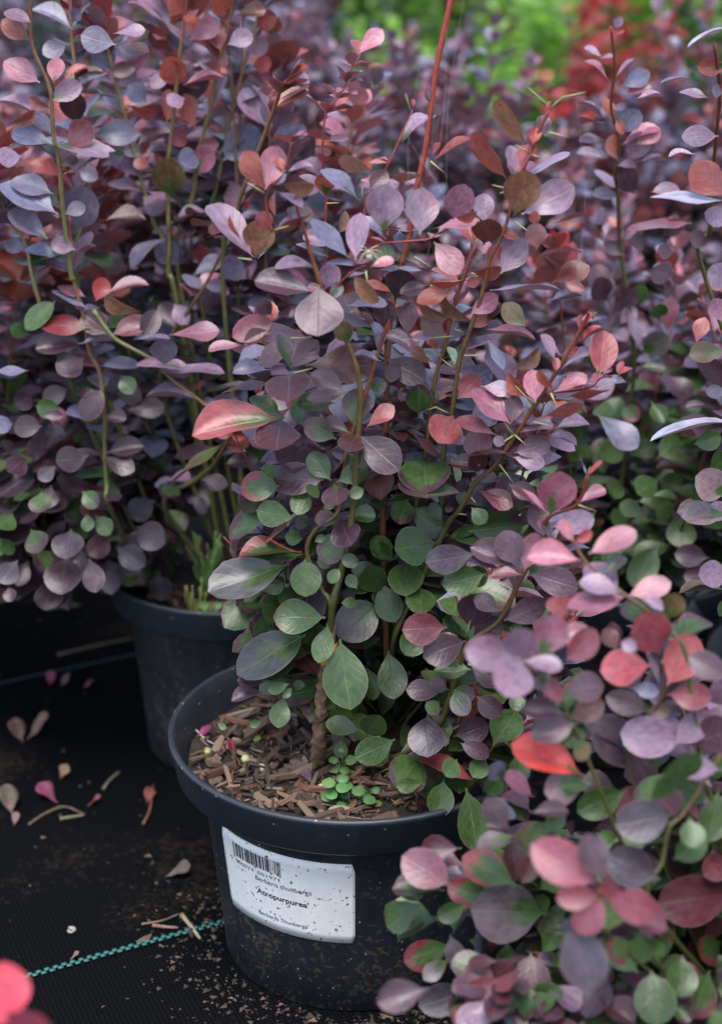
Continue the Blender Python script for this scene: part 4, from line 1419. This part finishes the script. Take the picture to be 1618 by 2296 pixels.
FL = measured_leaves('F', '''
b: 1660 900 1290 908 62 silver; 1640 120 1455 195 44 silver; 1640 880 1480 740 150 r3; 1500 690 1380 690 40 l; 1600 610 1440 610 100 l; 1480 350 1340 360 40 s2; 1560 440 1430 405 50 l; 1640 300 1510 300 60 o; 1618 420 1560 410 60 s2; 1640 1000 1540 960 90 l; 1540 1100 1470 1060 80 p2
d: 1660 765 1290 812 68 silver; 1650 150 1540 110 120 l; 1660 260 1550 290 110 k2; 1500 420 1540 300 60 r; 1640 450 1470 470 90 ol; 1640 630 1540 640 60 s2; 1640 1100 1490 1020 150 ml; 1640 1190 1420 1180 90 ml; 1490 870 1618 840 90 g; 1560 980 1640 930 100 h; 1480 1120 1560 1050 110 g
f: 1640 60 1430 80 100 ml; 1640 90 1560 20 90 l; 1640 330 1510 330 120 l; 1640 400 1430 400 30 ol; 1640 490 1580 480 70 g
''', .02, rnd4, .03)

# ------------------------------------------------------------------ put the measured shrubs together
st, lv = keep_bush(*HFILL)
finish_shrub(hero, HS + st, HL + lv, rnd, 300, .0017, .0007, len(HS), thin_stems=HT)
V, F, C = tube([p - hero.location for p in smooth_path(trunk, 14)],   .0037, .0024, 14, knobs=.12)
V = [v + Vector((mnoise.noise(v * 330), mnoise.noise(v * 330 + Vector((9, 0, 0))), 0)) * .0016 + Vector((mnoise.noise(v * 900), mnoise.noise(v * 900 + Vector((0, 9, 0))), 0)) * .0006 for v in V]
mesh_obj('trunk', V, F, M_BARK, hero)
THORNS = {'2': '1045 210 920 90; 1155 165 1335 122; 1075 245 1155 165; 1070 415 1210 445; 920 555 825 500; 940 575 1010 590; 215 620 325 710; 70 250 38 135; 5 470 80 340; 770 820 660 790; 770 835 715 850; 820 1055 990 1175',
          '3': '215 435 375 495; 390 750 600 820; 380 800 230 810; 510 345 650 395; 380 1030 300 965; 100 230 220 300; 460 940 590 935; 1380 670 1405 625; 1410 1110 1415 1010',
          '5': '1130 210 1005 75; 1260 130 1310 240; 995 430 920 335; 995 430 895 500; 1000 430 1085 505; 890 640 990 775; 1140 340 1270 365; 440 235 540 280; 1460 935 1590 980; 590 995 655 1005; 690 880 720 920; 1520 720 1545 660; 440 230 370 250',
          '1': '460 310 335 230; 370 790 270 775; 910 385 1000 380; 1165 370 1165 265; 1190 870 1205 970; 540 575 640 545', '4': '860 525 990 490; 830 275 950 270', 'f': '470 610 490 540; 660 400 620 380; 480 735 510 750; 410 1030 440 1010'}
for cr, tx in THORNS.items():
    for it in tx.split(';'):
        a, b, c, d = (float(q) for q in it.split())
        x0, y0 = cpx(cr, a, b)
        x1, y1 = cpx(cr, c, d)
        s = min(STEM_SAMPLES['H'], key=lambda s: (s[0] - x0) ** 2 + (s[1] - y0) ** 2)
        P = at_y(x0, y0, s[2] - .001)
        Q = at_y(x1, y1, s[2] - .004)
        V, F, C = tube([P - hero.location, P.lerp(Q, .5) - hero.location, Q - hero.location], .00062, .00012, 5)
        mesh_obj('thorn', V, F, M_THORN, hero)

shrub_a = shrub('barberry_shrub', (P_A.x, P_A.y, MZ), 'tall purple barberry in the pot behind the labelled one, with pale green upright stems')
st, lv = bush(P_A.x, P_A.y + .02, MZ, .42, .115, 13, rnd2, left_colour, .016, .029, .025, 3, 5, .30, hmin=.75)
for p in LSA:
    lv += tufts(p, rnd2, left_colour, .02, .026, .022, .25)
st, lv = keep_bush(st, lv)
finish_shrub(shrub_a, LSA + st, AL + lv, rnd2, 260, .0016, .0009, len(LSA), cols=((.12, .12, .04), (.20, .06, .035)))
shrub_b = shrub('barberry_shrub', (P_B.x, P_B.y, MZ), 'dark slate purple barberry on the left, its low leaves overhanging the bare mat')
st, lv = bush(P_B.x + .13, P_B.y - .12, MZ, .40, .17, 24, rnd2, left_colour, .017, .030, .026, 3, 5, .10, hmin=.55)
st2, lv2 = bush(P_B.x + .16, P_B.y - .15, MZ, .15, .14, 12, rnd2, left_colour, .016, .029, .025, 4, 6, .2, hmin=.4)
for q in lv2:
    q.si += len(st)
sk = at_y(140, 1130, .22)
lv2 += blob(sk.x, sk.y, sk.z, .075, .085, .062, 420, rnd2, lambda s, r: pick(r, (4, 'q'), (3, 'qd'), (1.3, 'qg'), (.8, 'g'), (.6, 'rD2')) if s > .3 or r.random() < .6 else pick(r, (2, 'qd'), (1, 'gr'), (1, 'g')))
sk = at_y(330, 1130, .20)
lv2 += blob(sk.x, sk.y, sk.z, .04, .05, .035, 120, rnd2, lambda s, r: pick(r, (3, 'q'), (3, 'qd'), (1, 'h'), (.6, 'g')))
for p in LSB:
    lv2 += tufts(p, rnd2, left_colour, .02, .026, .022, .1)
st, lv = keep_bush(st + st2, lv + lv2)
finish_shrub(shrub_b, LSB + st, BL + lv, rnd2, 290, .0016, .0009, len(LSB), cols=((.10, .11, .035), (.19, .04, .035)))
shrub_c = shrub('barberry_shrub', (P_C.x, P_C.y, MZ), 'blurred rose and green mottled barberry nearest at the front right')
tf = [q for p in CS for q in tufts(p, rnd3, front_colour, .018, .026, .02, .2)]
st, lv = keep_bush(CFILL[0], CFILL[1] + tf + [q for q in CBLOB if q.p.z > .03])
sk = at_y(1180, 2225, -.225)
lv += [q for q in blob(sk.x, sk.y, sk.z, .024, .02, .018, 60, rnd3, front_colour, .019, .013) if q.p.z > .04]
sk = at_y(1340, 2270, -.23)
lv += [q for q in blob(sk.x, sk.y, sk.z, .04, .02, .02, 80, rnd3, front_colour, .020, .014) if q.p.z > .04]
finish_shrub(shrub_c, CS + st, CL + lv, rnd3, 290, .0010, .0006, len(CS), cols=((.06, .07, .018), (.14, .05, .03)))
shrub_e = shrub('barberry_shrub', (P_E.x, P_E.y, MZ), 'barberry right of the dark gap with one slender red tipped shoot above small green leaves')
st, lv = bush(P_E.x, P_E.y - .01, MZ, .30, .15, 18, rnd4, barberry_colour, .015, .029, .023, 3, 5, .12, hmin=.5)
lv += blob(P_E.x - .02, P_E.y - .04, .21, .10, .07, .06, 160, rnd4, lambda s, r: pick(r, (4, 'g'), (2, 'h'), (2, 'xg')), .025, .02)
st, lv = keep_bush(st, lv)
finish_shrub(shrub_e, ES + st, EL + lv, rnd4, 220, .0016, .0008, len(ES))
shrub_f = shrub('barberry_shrub', (P_F.x, P_F.y, MZ), 'barberry cut by the right edge with silvery leaves seen edge on')
st, lv = bush(P_F.x, P_F.y, MZ, .34, .14, 14, rnd4, slate_colour, .016, .027, .021, 3, 5, .15, hmin=.5)
st, lv = keep_bush(st, lv)
finish_shrub(shrub_f, FS + st, FL + lv, rnd4, 140, .0016, .0008, len(FS))

# front left: two leaves of a plant whose pot stands outside the picture
rnd5 = random.Random(505)
P_G = Vector((-.275, -.435, 0))
pot(P_G, 'black pot of the pink leaved barberry at the front left corner')
shrub_g = shrub('barberry_shrub', (P_G.x, P_G.y, MZ), 'out of focus barberry poking bright pink leaves into the bottom left corner')
GS = [measured_stem('G', 'D', [(-160, 2560), (-90, 2400), (-30, 2320), (10, 2290)], -.40, -.37, (P_G.x, P_G.y, MZ))]
GL = measured_leaves('G', 'g: 0 1260 20 960 230 R2; 60 1310 215 1135 230 R3; -60 1100 -140 980 180 rD', -.37, rnd5)
PAL['hot'] = (226, 88, 108, .0)
GL[0].c = pal('hot')
st, lv = bush(P_G.x - .05, P_G.y, MZ, .14, .10, 5, rnd5, front_colour, .018, .03, .024, 3, 4, .3)
finish_shrub(shrub_g, GS + st, GL + [q for q in keep(lv) if proj(q.p + q.a * q.L)[0] < -70 and proj(q.p)[0] < -70], rnd5, 40, n_main=1)

# ------------------------------------------------------------------ rows behind
ROWS = [  # x, y, height, radius, stems, colour, single leaves, label
    (-.30, .62, .46, .16, 18, left_colour, 130, 'bushy slate purple barberry behind the pale green stems, second row on the left'),
    (-.02, .52, .375, .16, 20, slate_colour, 150, 'low bluish barberry behind the tall bare shoot, second row'),
    (.22, .56, .34, .16, 20, slate_colour, 150, 'low lavender barberry behind the slender red tipped shoot, second row'),
    (.46, .50, .36, .17, 16, barberry_colour, 80, 'barberry behind the silvery leaves, second row'),
    (-.16, .86, .48, .17, 18, slate_colour, 70, 'hazy mauve barberry in the third row behind the salmon leaved shoots'),
    (-.52, .92, .50, .18, 16, left_colour, 60, 'hazy barberry in the far upper left corner'),
    (.10, .86, .45, .17, 18, slate_colour, 80, 'hazy mauve barberry in the third row left of the black gap'),
    (.36, .90, .46, .15, 16, slate_colour, 60, 'hazy barberry at the upper right below the coral one'),
    (-.20, 1.72, .60, .24, 16, slate_colour, 30, 'farthest mauve barberry left of the bright green shrubs'),
    (-.60, 1.6, .60, .24, 16, slate_colour, 30, 'farthest mauve barberry at the top left of the picture'),
    (-.32, 1.30, .52, .2, 16, slate_colour, 40, 'far mauve barberry above the salmon leaved shoots'),
    (-.06, 1.22, .49, .2, 16, slate_colour, 40, 'far mauve barberry left of the bright green shrubs'),
    (-.01, .98, .47, .16, 16, slate_colour, 60, 'hazy mauve barberry in the third row behind the tall bare shoot'),
    (.27, .95, .37, .14, 14, slate_colour, 60, 'low hazy barberry right of the black gap in the third row'),
    (.145, .84, .43, .035, 3, barberry_colour, 40, 'thin rusty barberry sprig in front of the black gap'),
]
for k, (x, y, h, r, ns, colour, n1, lab_t) in enumerate(ROWS):
    rk = random.Random(700 + k)
    loc = Vector((x, y, MZ))
    sh = shrub('barberry_shrub', loc, lab_t, 'shrub', 'barberries in the rows behind')
    st, lv = bush(x, y, MZ, h - .09, r, ns, rk, colour, .018, .030, .024, 3, 5, .18, hmin=.6)
    finish_shrub(sh, st, keep(lv, 0, False), rk, n1, .0012, .0007, sides=5)
    pt = pot((x, y, 0), 'black pot under the ' + lab_t.split(',')[0])

FAR = [
    (.12, 2.5, .64, .30, 22, green_colour, 'bright green shrub at the top of the picture left of the coral barberry'),
    (.22, 2.1, .40, .24, 22, green_colour, 'low bright green shrub behind the black gap'),
    (-.35, 2.5, .66, .32, 20, green_colour, 'green shrub glimpsed above the mauve barberries'),
    (.62, 2.6, .68, .30, 18, green_colour, 'pale green shrub in the top right corner behind the coral barberry'),
    (-.95, 2.4, .66, .32, 18, green_colour, 'green shrub behind the far upper left barberry'),
    (.39, 1.72, .52, .15, 16, red_colour, 'coral red barberry glowing at the upper right'),
    (.36, 2.6, .70, .25, 16, red_colour, 'rusty red barberry half hidden among the bright green shrubs'),
    (1.25, 2.3, .7, .32, 16, green_colour, 'green shrub past the right edge of the rows'),
]
for k, (x, y, h, r, ns, colour, lab_t) in enumerate(FAR):
    rk = random.Random(800 + k)
    loc = Vector((x, y, 0.02))
    green = colour is green_colour
    sh = shrub('green_shrub' if green else 'barberry_shrub', loc, lab_t, 'shrub', 'green shrubs beyond the barberries' if green else 'red barberries beyond the rows')
    st, lv = bush(x, y, .02, h, r, ns, rk, colour, .030, .052 if green else .034, .044 if green else .028, 3, 5, .12, hmin=.55)
    finish_shrub(sh, st, keep(lv, 0, False), rk, 40, .002, .001, mass_mat=M_GLEAF if green else M_FOL, cols=((.05, .08, .02), (.10, .20, .05)) if green else (OLIVE, REDST), sides=5)
# hedge closing the view far behind
for k in range(9):
    rk = random.Random(900 + k)
    x, y = -2.4 + .62 * k, 4.1 + rk.uniform(-.2, .3)
    wds = ['leftmost of the far hedge', 'second from the left', 'third from the left', 'fourth from the left', 'middle one', 'fourth from the right', 'third from the right', 'second from the right', 'rightmost of the far hedge'][k]
    sh = shrub('hedge_shrub', (x, y, 0), 'tall green hedge shrub far behind the rows, ' + wds, 'hedge', 'hedge far behind')
    st, lv = bush(x, y, 0, 1.15, .46, 20, rk, green_colour, .06, .09, .075, 3, 5, .1, hmin=.6)
    finish_shrub(sh, st, lv, rk, 0, .004, .002, mass_mat=M_GLEAF, cols=((.05, .07, .02), (.08, .15, .04)), sides=5)

# ================================================================== small things
rs = random.Random(606)


def weed(px, py, label, n, hgt, kind, col, z=None):
    z = mulch_z(0, 0) if z is None else z
    b = at_z(px, py, z)
    o = tag(empty('weed_seedling', b), label, 'weed', 'weeds sprouting in the pots')
    for k in range(n):
        an = 2.4 * k + rs.uniform(-.4, .4)
        rad = Vector((math.cos(an), math.sin(an), 0))
        if kind == 'needle':
            z1 = hgt * rs.uniform(.25, 1)
            f0 = Vector((0, 0, z1 * (.45 if n > 12 else 0) - .002))          # side needles leave a common stalk on the tall sprig
            top = rad * rs.uniform(.002, .004 + .16 * hgt) + Vector((0, 0, z1))
            path = smooth_path([f0, f0.lerp(top, .5) + rad * .002, top + rad * rs.uniform(-.002, .003)], 3)
            V, F, C = tube(path, .0007, .0004, 5)
            q = mesh_obj('needle', V, F, M_SPROUT, o)
        else:
            h = hgt * (k + 1) / n
            c = rad * rs.uniform(.0015, .0045) + Vector((0, 0, h))
            V, F, C = tube([Vector((0, 0, h * .35)), c * .6 + Vector((0, 0, h * .3)), c], .0004, .0003, 4)
            q = mesh_obj('stalk', V, F, M_SPROUT, o)
            q.color = (*col, 1)
            r = rs.uniform(.0024, .0038)
            V = [c + Vector((0, 0, .0004))]
            nn = 9
            for i in range(nn):
                t = 2 * math.pi * i / nn
                V.append(c + Vector((math.cos(t) * r, math.sin(t) * r * .9, math.sin(t) * r * .35 + rs.uniform(-.0003, .0003) - .0004)) + rad * .0015)
            q = mesh_obj('leaflet', V, [(0, 1 + i, 1 + (i + 1) % nn) for i in range(nn)], M_SPROUT, o)
        q.color = (*(c2 * rs.uniform(.8, 1.2) for c2 in col), 1)
    return o


G1 = (.06, .15, .04)
weed(757, 1808, 'bright green round leaved weed clump at the front rim of the labelled pot', 13, .016, 'round', G1)
weed(828, 1806, 'small bright green seedling right of the round leaved weed clump', 5, .010, 'round', G1)
weed(768, 1740, 'pale green seedling with tiny buds left of the dusty hanging leaves', 7, .014, 'round', (.11, .21, .07))
weed(572, 1655, 'yellow green sprout lying on the bark near the rim of the labelled pot', 5, .005, 'round', (.18, .22, .07))
zA = mulch_z(0, 0) + .002
weed(438, 1376, 'yellowish needle weed at the front edge of the pot behind', 9, .026, 'needle', (.32, .36, .10), zA)
weed(466, 1352, 'tall green needle leaved weed sprig in the pot behind', 34, .052, 'needle', (.15, .24, .075), zA)
weed(470, 1390, 'dull green weed cushion under the large grey leaf', 10, .010, 'round', (.12, .20, .07), zA)
weed(640, 1545, 'dull green weed tuft between the mulch and the large green leaf', 12, .018, 'round', (.07, .13, .06))


def pebble(px, py, label, r, col):
    b = at_z(px, py, mulch_z(0, 0) + .004)
    bm = bmesh.new()
    bmesh.ops.create_icosphere(bm, subdivisions=2, radius=r)
    for v in bm.verts:
        v.co *= 1 + .05 * mnoise.noise(v.co * 900)
    me = bpy.data.meshes.new('fertiliser_granule')
    bm.to_mesh(me)
    bm.free()
    for p in me.polygons:
        p.use_smooth = True
    me.materials.append(M_LITTER)
    o = bpy.data.objects.new('fertiliser_granule', me)
    COL.objects.link(o)
    o.location = b
    o.color = (*col, 1)
    return tag(o, label, 'granule', 'round fertiliser granules on the mulch')


for px, py, tx, r, c in ((465, 1685, 'olive green round granule nearest the left wall of the pot', .0024, (.36, .38, .14)), (551, 1702, 'pale yellow round granule beside the long bark chip', .0026, (.46, .46, .20)),
                         (720, 1765, 'straw coloured granule left of the round leaved weed clump', .0021, (.46, .38, .18)), (586, 1722, 'cream broken granule below the two green granules', .0024, (.60, .52, .34))):
    pebble(px, py, tx, r, c)


def fallen_leaf(px, py, label, L, W, az, col, tilt=.25, z=None, curl=2, name='fallen_leaf', cat='fallen leaf', group='fallen leaves and litter'):
    z0 = .003 if z is None else z
    b = at_z(px, py, z0)
    a = Vector((math.cos(az), math.sin(az), tilt))
    n = Vector((rs.uniform(-.3, .3), rs.uniform(-.3, .3), 1))
    L, W = L * .85, W * .85
    V, F, U = leaf_shape(8, 4, .3, -.15 * curl, .75, 1.4, .22, int(px * 7 + py))
    s, a, n = frame(a, n)
    V2 = [s * (v[0] * W) + a * ((v[1] - .5) * L) + n * (v[2] * L) for v in V]
    mz = min(v.z for v in V2)
    o = mesh_obj(name, V2, F, M_LITTER, None, True, None, U)
    o.location = (b.x, b.y, (z if z is not None else gz(b.x, b.y)) - mz + .0006)
    o.color = (*(q * .45 for q in col), 1)
    md = o.modifiers.new('thickness', 'SOLIDIFY')
    md.thickness = .0003
    return tag(o, label, cat, group)


fallen_leaf(106, 1778, 'curled mauve pink fallen leaf on the mat, left of the pots', .021, .017, 2.6, (.42, .10, .20))
fallen_leaf(212, 1790, 'small red and white fallen leaf right of the mauve pink one', .012, .006, .4, (.30, .08, .08))
fallen_leaf(333, 1780, 'dull red fallen leaf on a stalk near the foot of the labelled pot', .014, .009, 1.5, (.26, .05, .045))
fallen_leaf(145, 1728, 'tan crumpled fallen leaf above the mauve pink one', .012, .010, .9, (.38, .20, .11), .5)
fallen_leaf(90, 1640, 'big tan curled fallen leaf farther back on the mat', .026, .016, .6, (.27, .15, .10), .5)
fallen_leaf(40, 1645, 'grey brown crumpled fallen leaf at the left edge of the mat', .022, .015, 2.2, (.20, .12, .085), .4)
fallen_leaf(116, 1527, 'magenta fallen leaf standing upright near the far green thread', .013, .009, 1.4, (.34, .03, .10), .9)
fallen_leaf(150, 1530, 'faded grey pink fallen leaf beside the upright magenta one', .014, .012, .6, (.22, .13, .13), .5)
fallen_leaf(22, 1795, 'mottled brown dead leaf left of the mauve pink one', .024, .015, 1.9, (.17, .12, .09), .4)
fallen_leaf(35, 1828, 'small rosy brown leaf tip below the mottled dead leaf', .010, .006, 1.4, (.36, .20, .16), .4)
fallen_leaf(400, 1952, 'grey brown dead leaf against the wall of the labelled pot', .019, .011, .15, (.17, .12, .105), .15)
fallen_leaf(168, 2138, 'little tan leaf scrap just above the near green thread', .007, .005, .5, (.36, .22, .16), .3)
fallen_leaf(615, 2205, 'tan leaf scrap at the front foot of the labelled pot', .008, .006, 1.2, (.30, .18, .12), .3)
fallen_leaf(200, 1535, 'brown leaf scrap right of the faded grey pink leaf', .011, .008, .2, (.22, .10, .06), .3)
mz0 = mulch_z(0, 0) + .003
fallen_leaf(459, 1650, 'magenta petal like leaf on the mulch by the left wall', .011, .010, .3, (.42, .05, .19), .3, mz0)
fallen_leaf(520, 1690, 'dark red leaf piece on the mulch beside the magenta one', .011, .007, 1.9, (.34, .03, .05), .5, mz0)
fallen_leaf(690, 1752, 'dull violet leaf piece on the mulch in front of the trunk', .010, .007, 2.2, (.24, .12, .18), .4, mz0)


def twig(label, pts, r, col, z=None, name='twig', cat='twig'):
    P = []
    for px, py in pts:
        zz = (z if z is not None else .0)
        b = at_z(px, py, zz)
        P.append(Vector((b.x, b.y, (z if z is not None else gz(b.x, b.y)) + r + .0005)))
    c = P[0].copy()
    V, F, C = tube([p - c for p in smooth_path(P, 5)], r, r * .6, 6, knobs=.15)
    o = mesh_obj(name, V, F, M_LITTER, None)
    o.location = c
    o.color = (*(q * .65 for q in col), 1)
    return tag(o, label, cat, 'twigs and straws on the ground')


twig('stout tan straw leaning against the foot of the labelled pot', [(408, 2058), (432, 2088), (449, 2112)], .0014, (.36, .29, .20))
twig('thin brown twig left of the stout tan straw', [(318, 2076), (365, 2068), (404, 2052)], .0007, (.22, .15, .10))
twig('reddish bark strip below the thin brown twig', [(343, 2080), (372, 2084), (400, 2086)], .0011, (.32, .18, .13))
twig('long dim straw lying across the mat behind', [(130, 1472), (220, 1450), (300, 1432)], .0011, (.15, .11, .07))
twig('curved brown twig beside the mauve pink fallen leaf', [(65, 1845), (100, 1822), (145, 1806), (190, 1824)], .0008, (.20, .13, .09))
twig('short olive straw under the curved brown twig', [(135, 1834), (160, 1830), (188, 1826)], .0011, (.24, .21, .12))
twig('olive straw slanting above the small red and white leaf', [(232, 1768), (248, 1748), (268, 1732)], .0011, (.22, .19, .12))
twig('red brown stick standing from the dull red fallen leaf', [(322, 1846), (336, 1815), (344, 1760)], .0009, (.24, .09, .06))
twig('pale straw on the dark mat farther back', [(105, 1366), (140, 1360), (180, 1356)], .0011, (.22, .17, .10))
twig('white bent straw by the left wall of the labelled pot', [(440, 1641), (462, 1662), (480, 1672)], .0006, (.55, .50, .47), mz0)
twig('small tan stick at the front foot of the pot, right side', [(790, 2262), (803, 2252), (815, 2246)], .0009, (.30, .22, .14))


def snail_shell():
    c = at_z(160, 2082, .002)
    V, F, C = tube([Vector((math.cos(t) * r, math.sin(t) * r, .0008 * k / 14)) for k, (t, r) in enumerate([(i * .62, .0014 + .0009 * i / 14) for i in range(15)])], .0005, .0009, 6)
    o = mesh_obj('snail_shell', V, F, M_LITTER)
    o.location = (c.x, c.y, gz(c.x, c.y) + .001)
    o.color = (.24, .23, .20, 1)
    tag(o, 'tiny pale ring shaped snail shell on the mat', 'snail shell')


snail_shell()


def crumbs():
    bag = Bag()
    tet = [(-.5, -.4, 0), (.5, -.3, 0), (0, .5, 0), (.1, 0, .6)]
    for k in range(1400):
        m = rs.random()
        if m < .5:
            an = rs.uniform(math.pi * .85, math.pi * 1.75)
            r = .076 + abs(rs.gauss(0, .022))
            x, y = r * math.cos(an), r * math.sin(an)
        else:
            x, y = rs.uniform(-.5, .12), rs.uniform(-.45, .45)
            if mnoise.noise(Vector((x * 9, y * 9, 3))) < -.02 and rs.random() < .8:
                continue
            if math.hypot(x, y) < .078:
                continue
        s = abs(rs.gauss(0, .0011)) + .0005
        if rs.random() < .02:
            s *= 2.2
        M = Matrix.Translation((x, y, gz(x, y) + .0002)) @ Matrix.Rotation(rs.uniform(0, 6.28), 4, 'Z') @ Matrix.Diagonal((s * rs.uniform(1, 2), s, s * .7, 1))
        c = rs.choice(((.035, .025, .018), (.06, .04, .028), (.022, .016, .012), (.11, .075, .05)))
        bag.add([tuple(M @ Vector(v)) for v in tet], [(0, 1, 3), (1, 2, 3), (2, 0, 3), (2, 1, 0)], [(*c, 1)] * 4)
    o = mesh_obj('soil_crumbs', bag.V, bag.F, M_CRUMB, None, False, bag.C)
    tag(o, kind='stuff')


crumbs()


def spider():
    x, y = cpx('1', 1215, 765)
    c = at_y(x, y, -.052)
    o = tag(empty('spider', c), 'tiny cream coloured spider among the upper leaves of the labelled plant', 'spider')
    for nm, off, r in (('abdomen', (0, 0, 0), .0019), ('head', (-.0004, -.001, .0022), .001)):
        bm = bmesh.new()
        bmesh.ops.create_icosphere(bm, subdivisions=2, radius=r)
        for v in bm.verts:
            v.co = Vector((v.co.x * .9, v.co.y * .9, v.co.z * 1.15)) + Vector(off)
        me = bpy.data.meshes.new(nm)
        bm.to_mesh(me)
        bm.free()
        for p in me.polygons:
            p.use_smooth = True
        me.materials.append(M_SPIDER)
        q = bpy.data.objects.new(nm, me)
        COL.objects.link(q)
        q.parent = o
    for sd_ in (-1, 1):
        for k in range(4):
            e = Vector((sd_ * (.0045 + .001 * (k % 2)), -.001, .005 - .0028 * k))
            V, F, C = tube(smooth_path([Vector((-.0006, -.001, .003)), e * .6 + Vector((0, -.0015, .002)), e], 3), .00025, .00015, 4)
            mesh_obj('leg', V, F, M_SPIDER, o)


spider()


def cobweb():
    bag = Bag()
    web = [((940, 150), (915, 420), -.02), ((1290, 120 + 90), (1295, 620), -.03), ((1000, 60), (985, 330), 0), ((1040, -10), (1000, 420), .0), ((1310, 208), (1180, 130), -.03), ((900, 290), (1010, 470), -.02),
           ((1225, 560), (1120, 690), -.03), ((1160, 200), (1300, 215), -.02), ((960, 470), (930, 620), -.03)]
    for (a, b, Y) in web:
        A, B = at_y(*a, Y), at_y(*b, Y - .01)
        mid = (A + B) / 2 + Vector((rs.uniform(-.004, .004), 0, -.004))
        path = smooth_path([A, mid, B], 8)
        V, F, C = tube(path,   .000035, .000035, 3)
        bag.add(V, F)
        for k in range(10):
            p = path[0].lerp(path[-1], rs.random())
            i = min(range(len(path)), key=lambda i: (path[i] - p).length)
            q = path[i]
            s = rs.uniform(.00008, .0002)
            bag.add([q + Vector(v) * s for v in ((1, 0, 0), (0, 1, 0), (-1, 0, 0), (0, -1, 0), (0, 0, 1), (0, 0, -1))],
                    [(0, 1, 4), (1, 2, 4), (2, 3, 4), (3, 0, 4), (1, 0, 5), (2, 1, 5), (3, 2, 5), (0, 3, 5)])
    o = mesh_obj('cobweb', bag.V, bag.F, M_WEB, None, False)
    tag(o, 'fine cobweb threads with dust specks strung from the tall red shoot', 'cobweb', None, 'stuff')


cobweb()
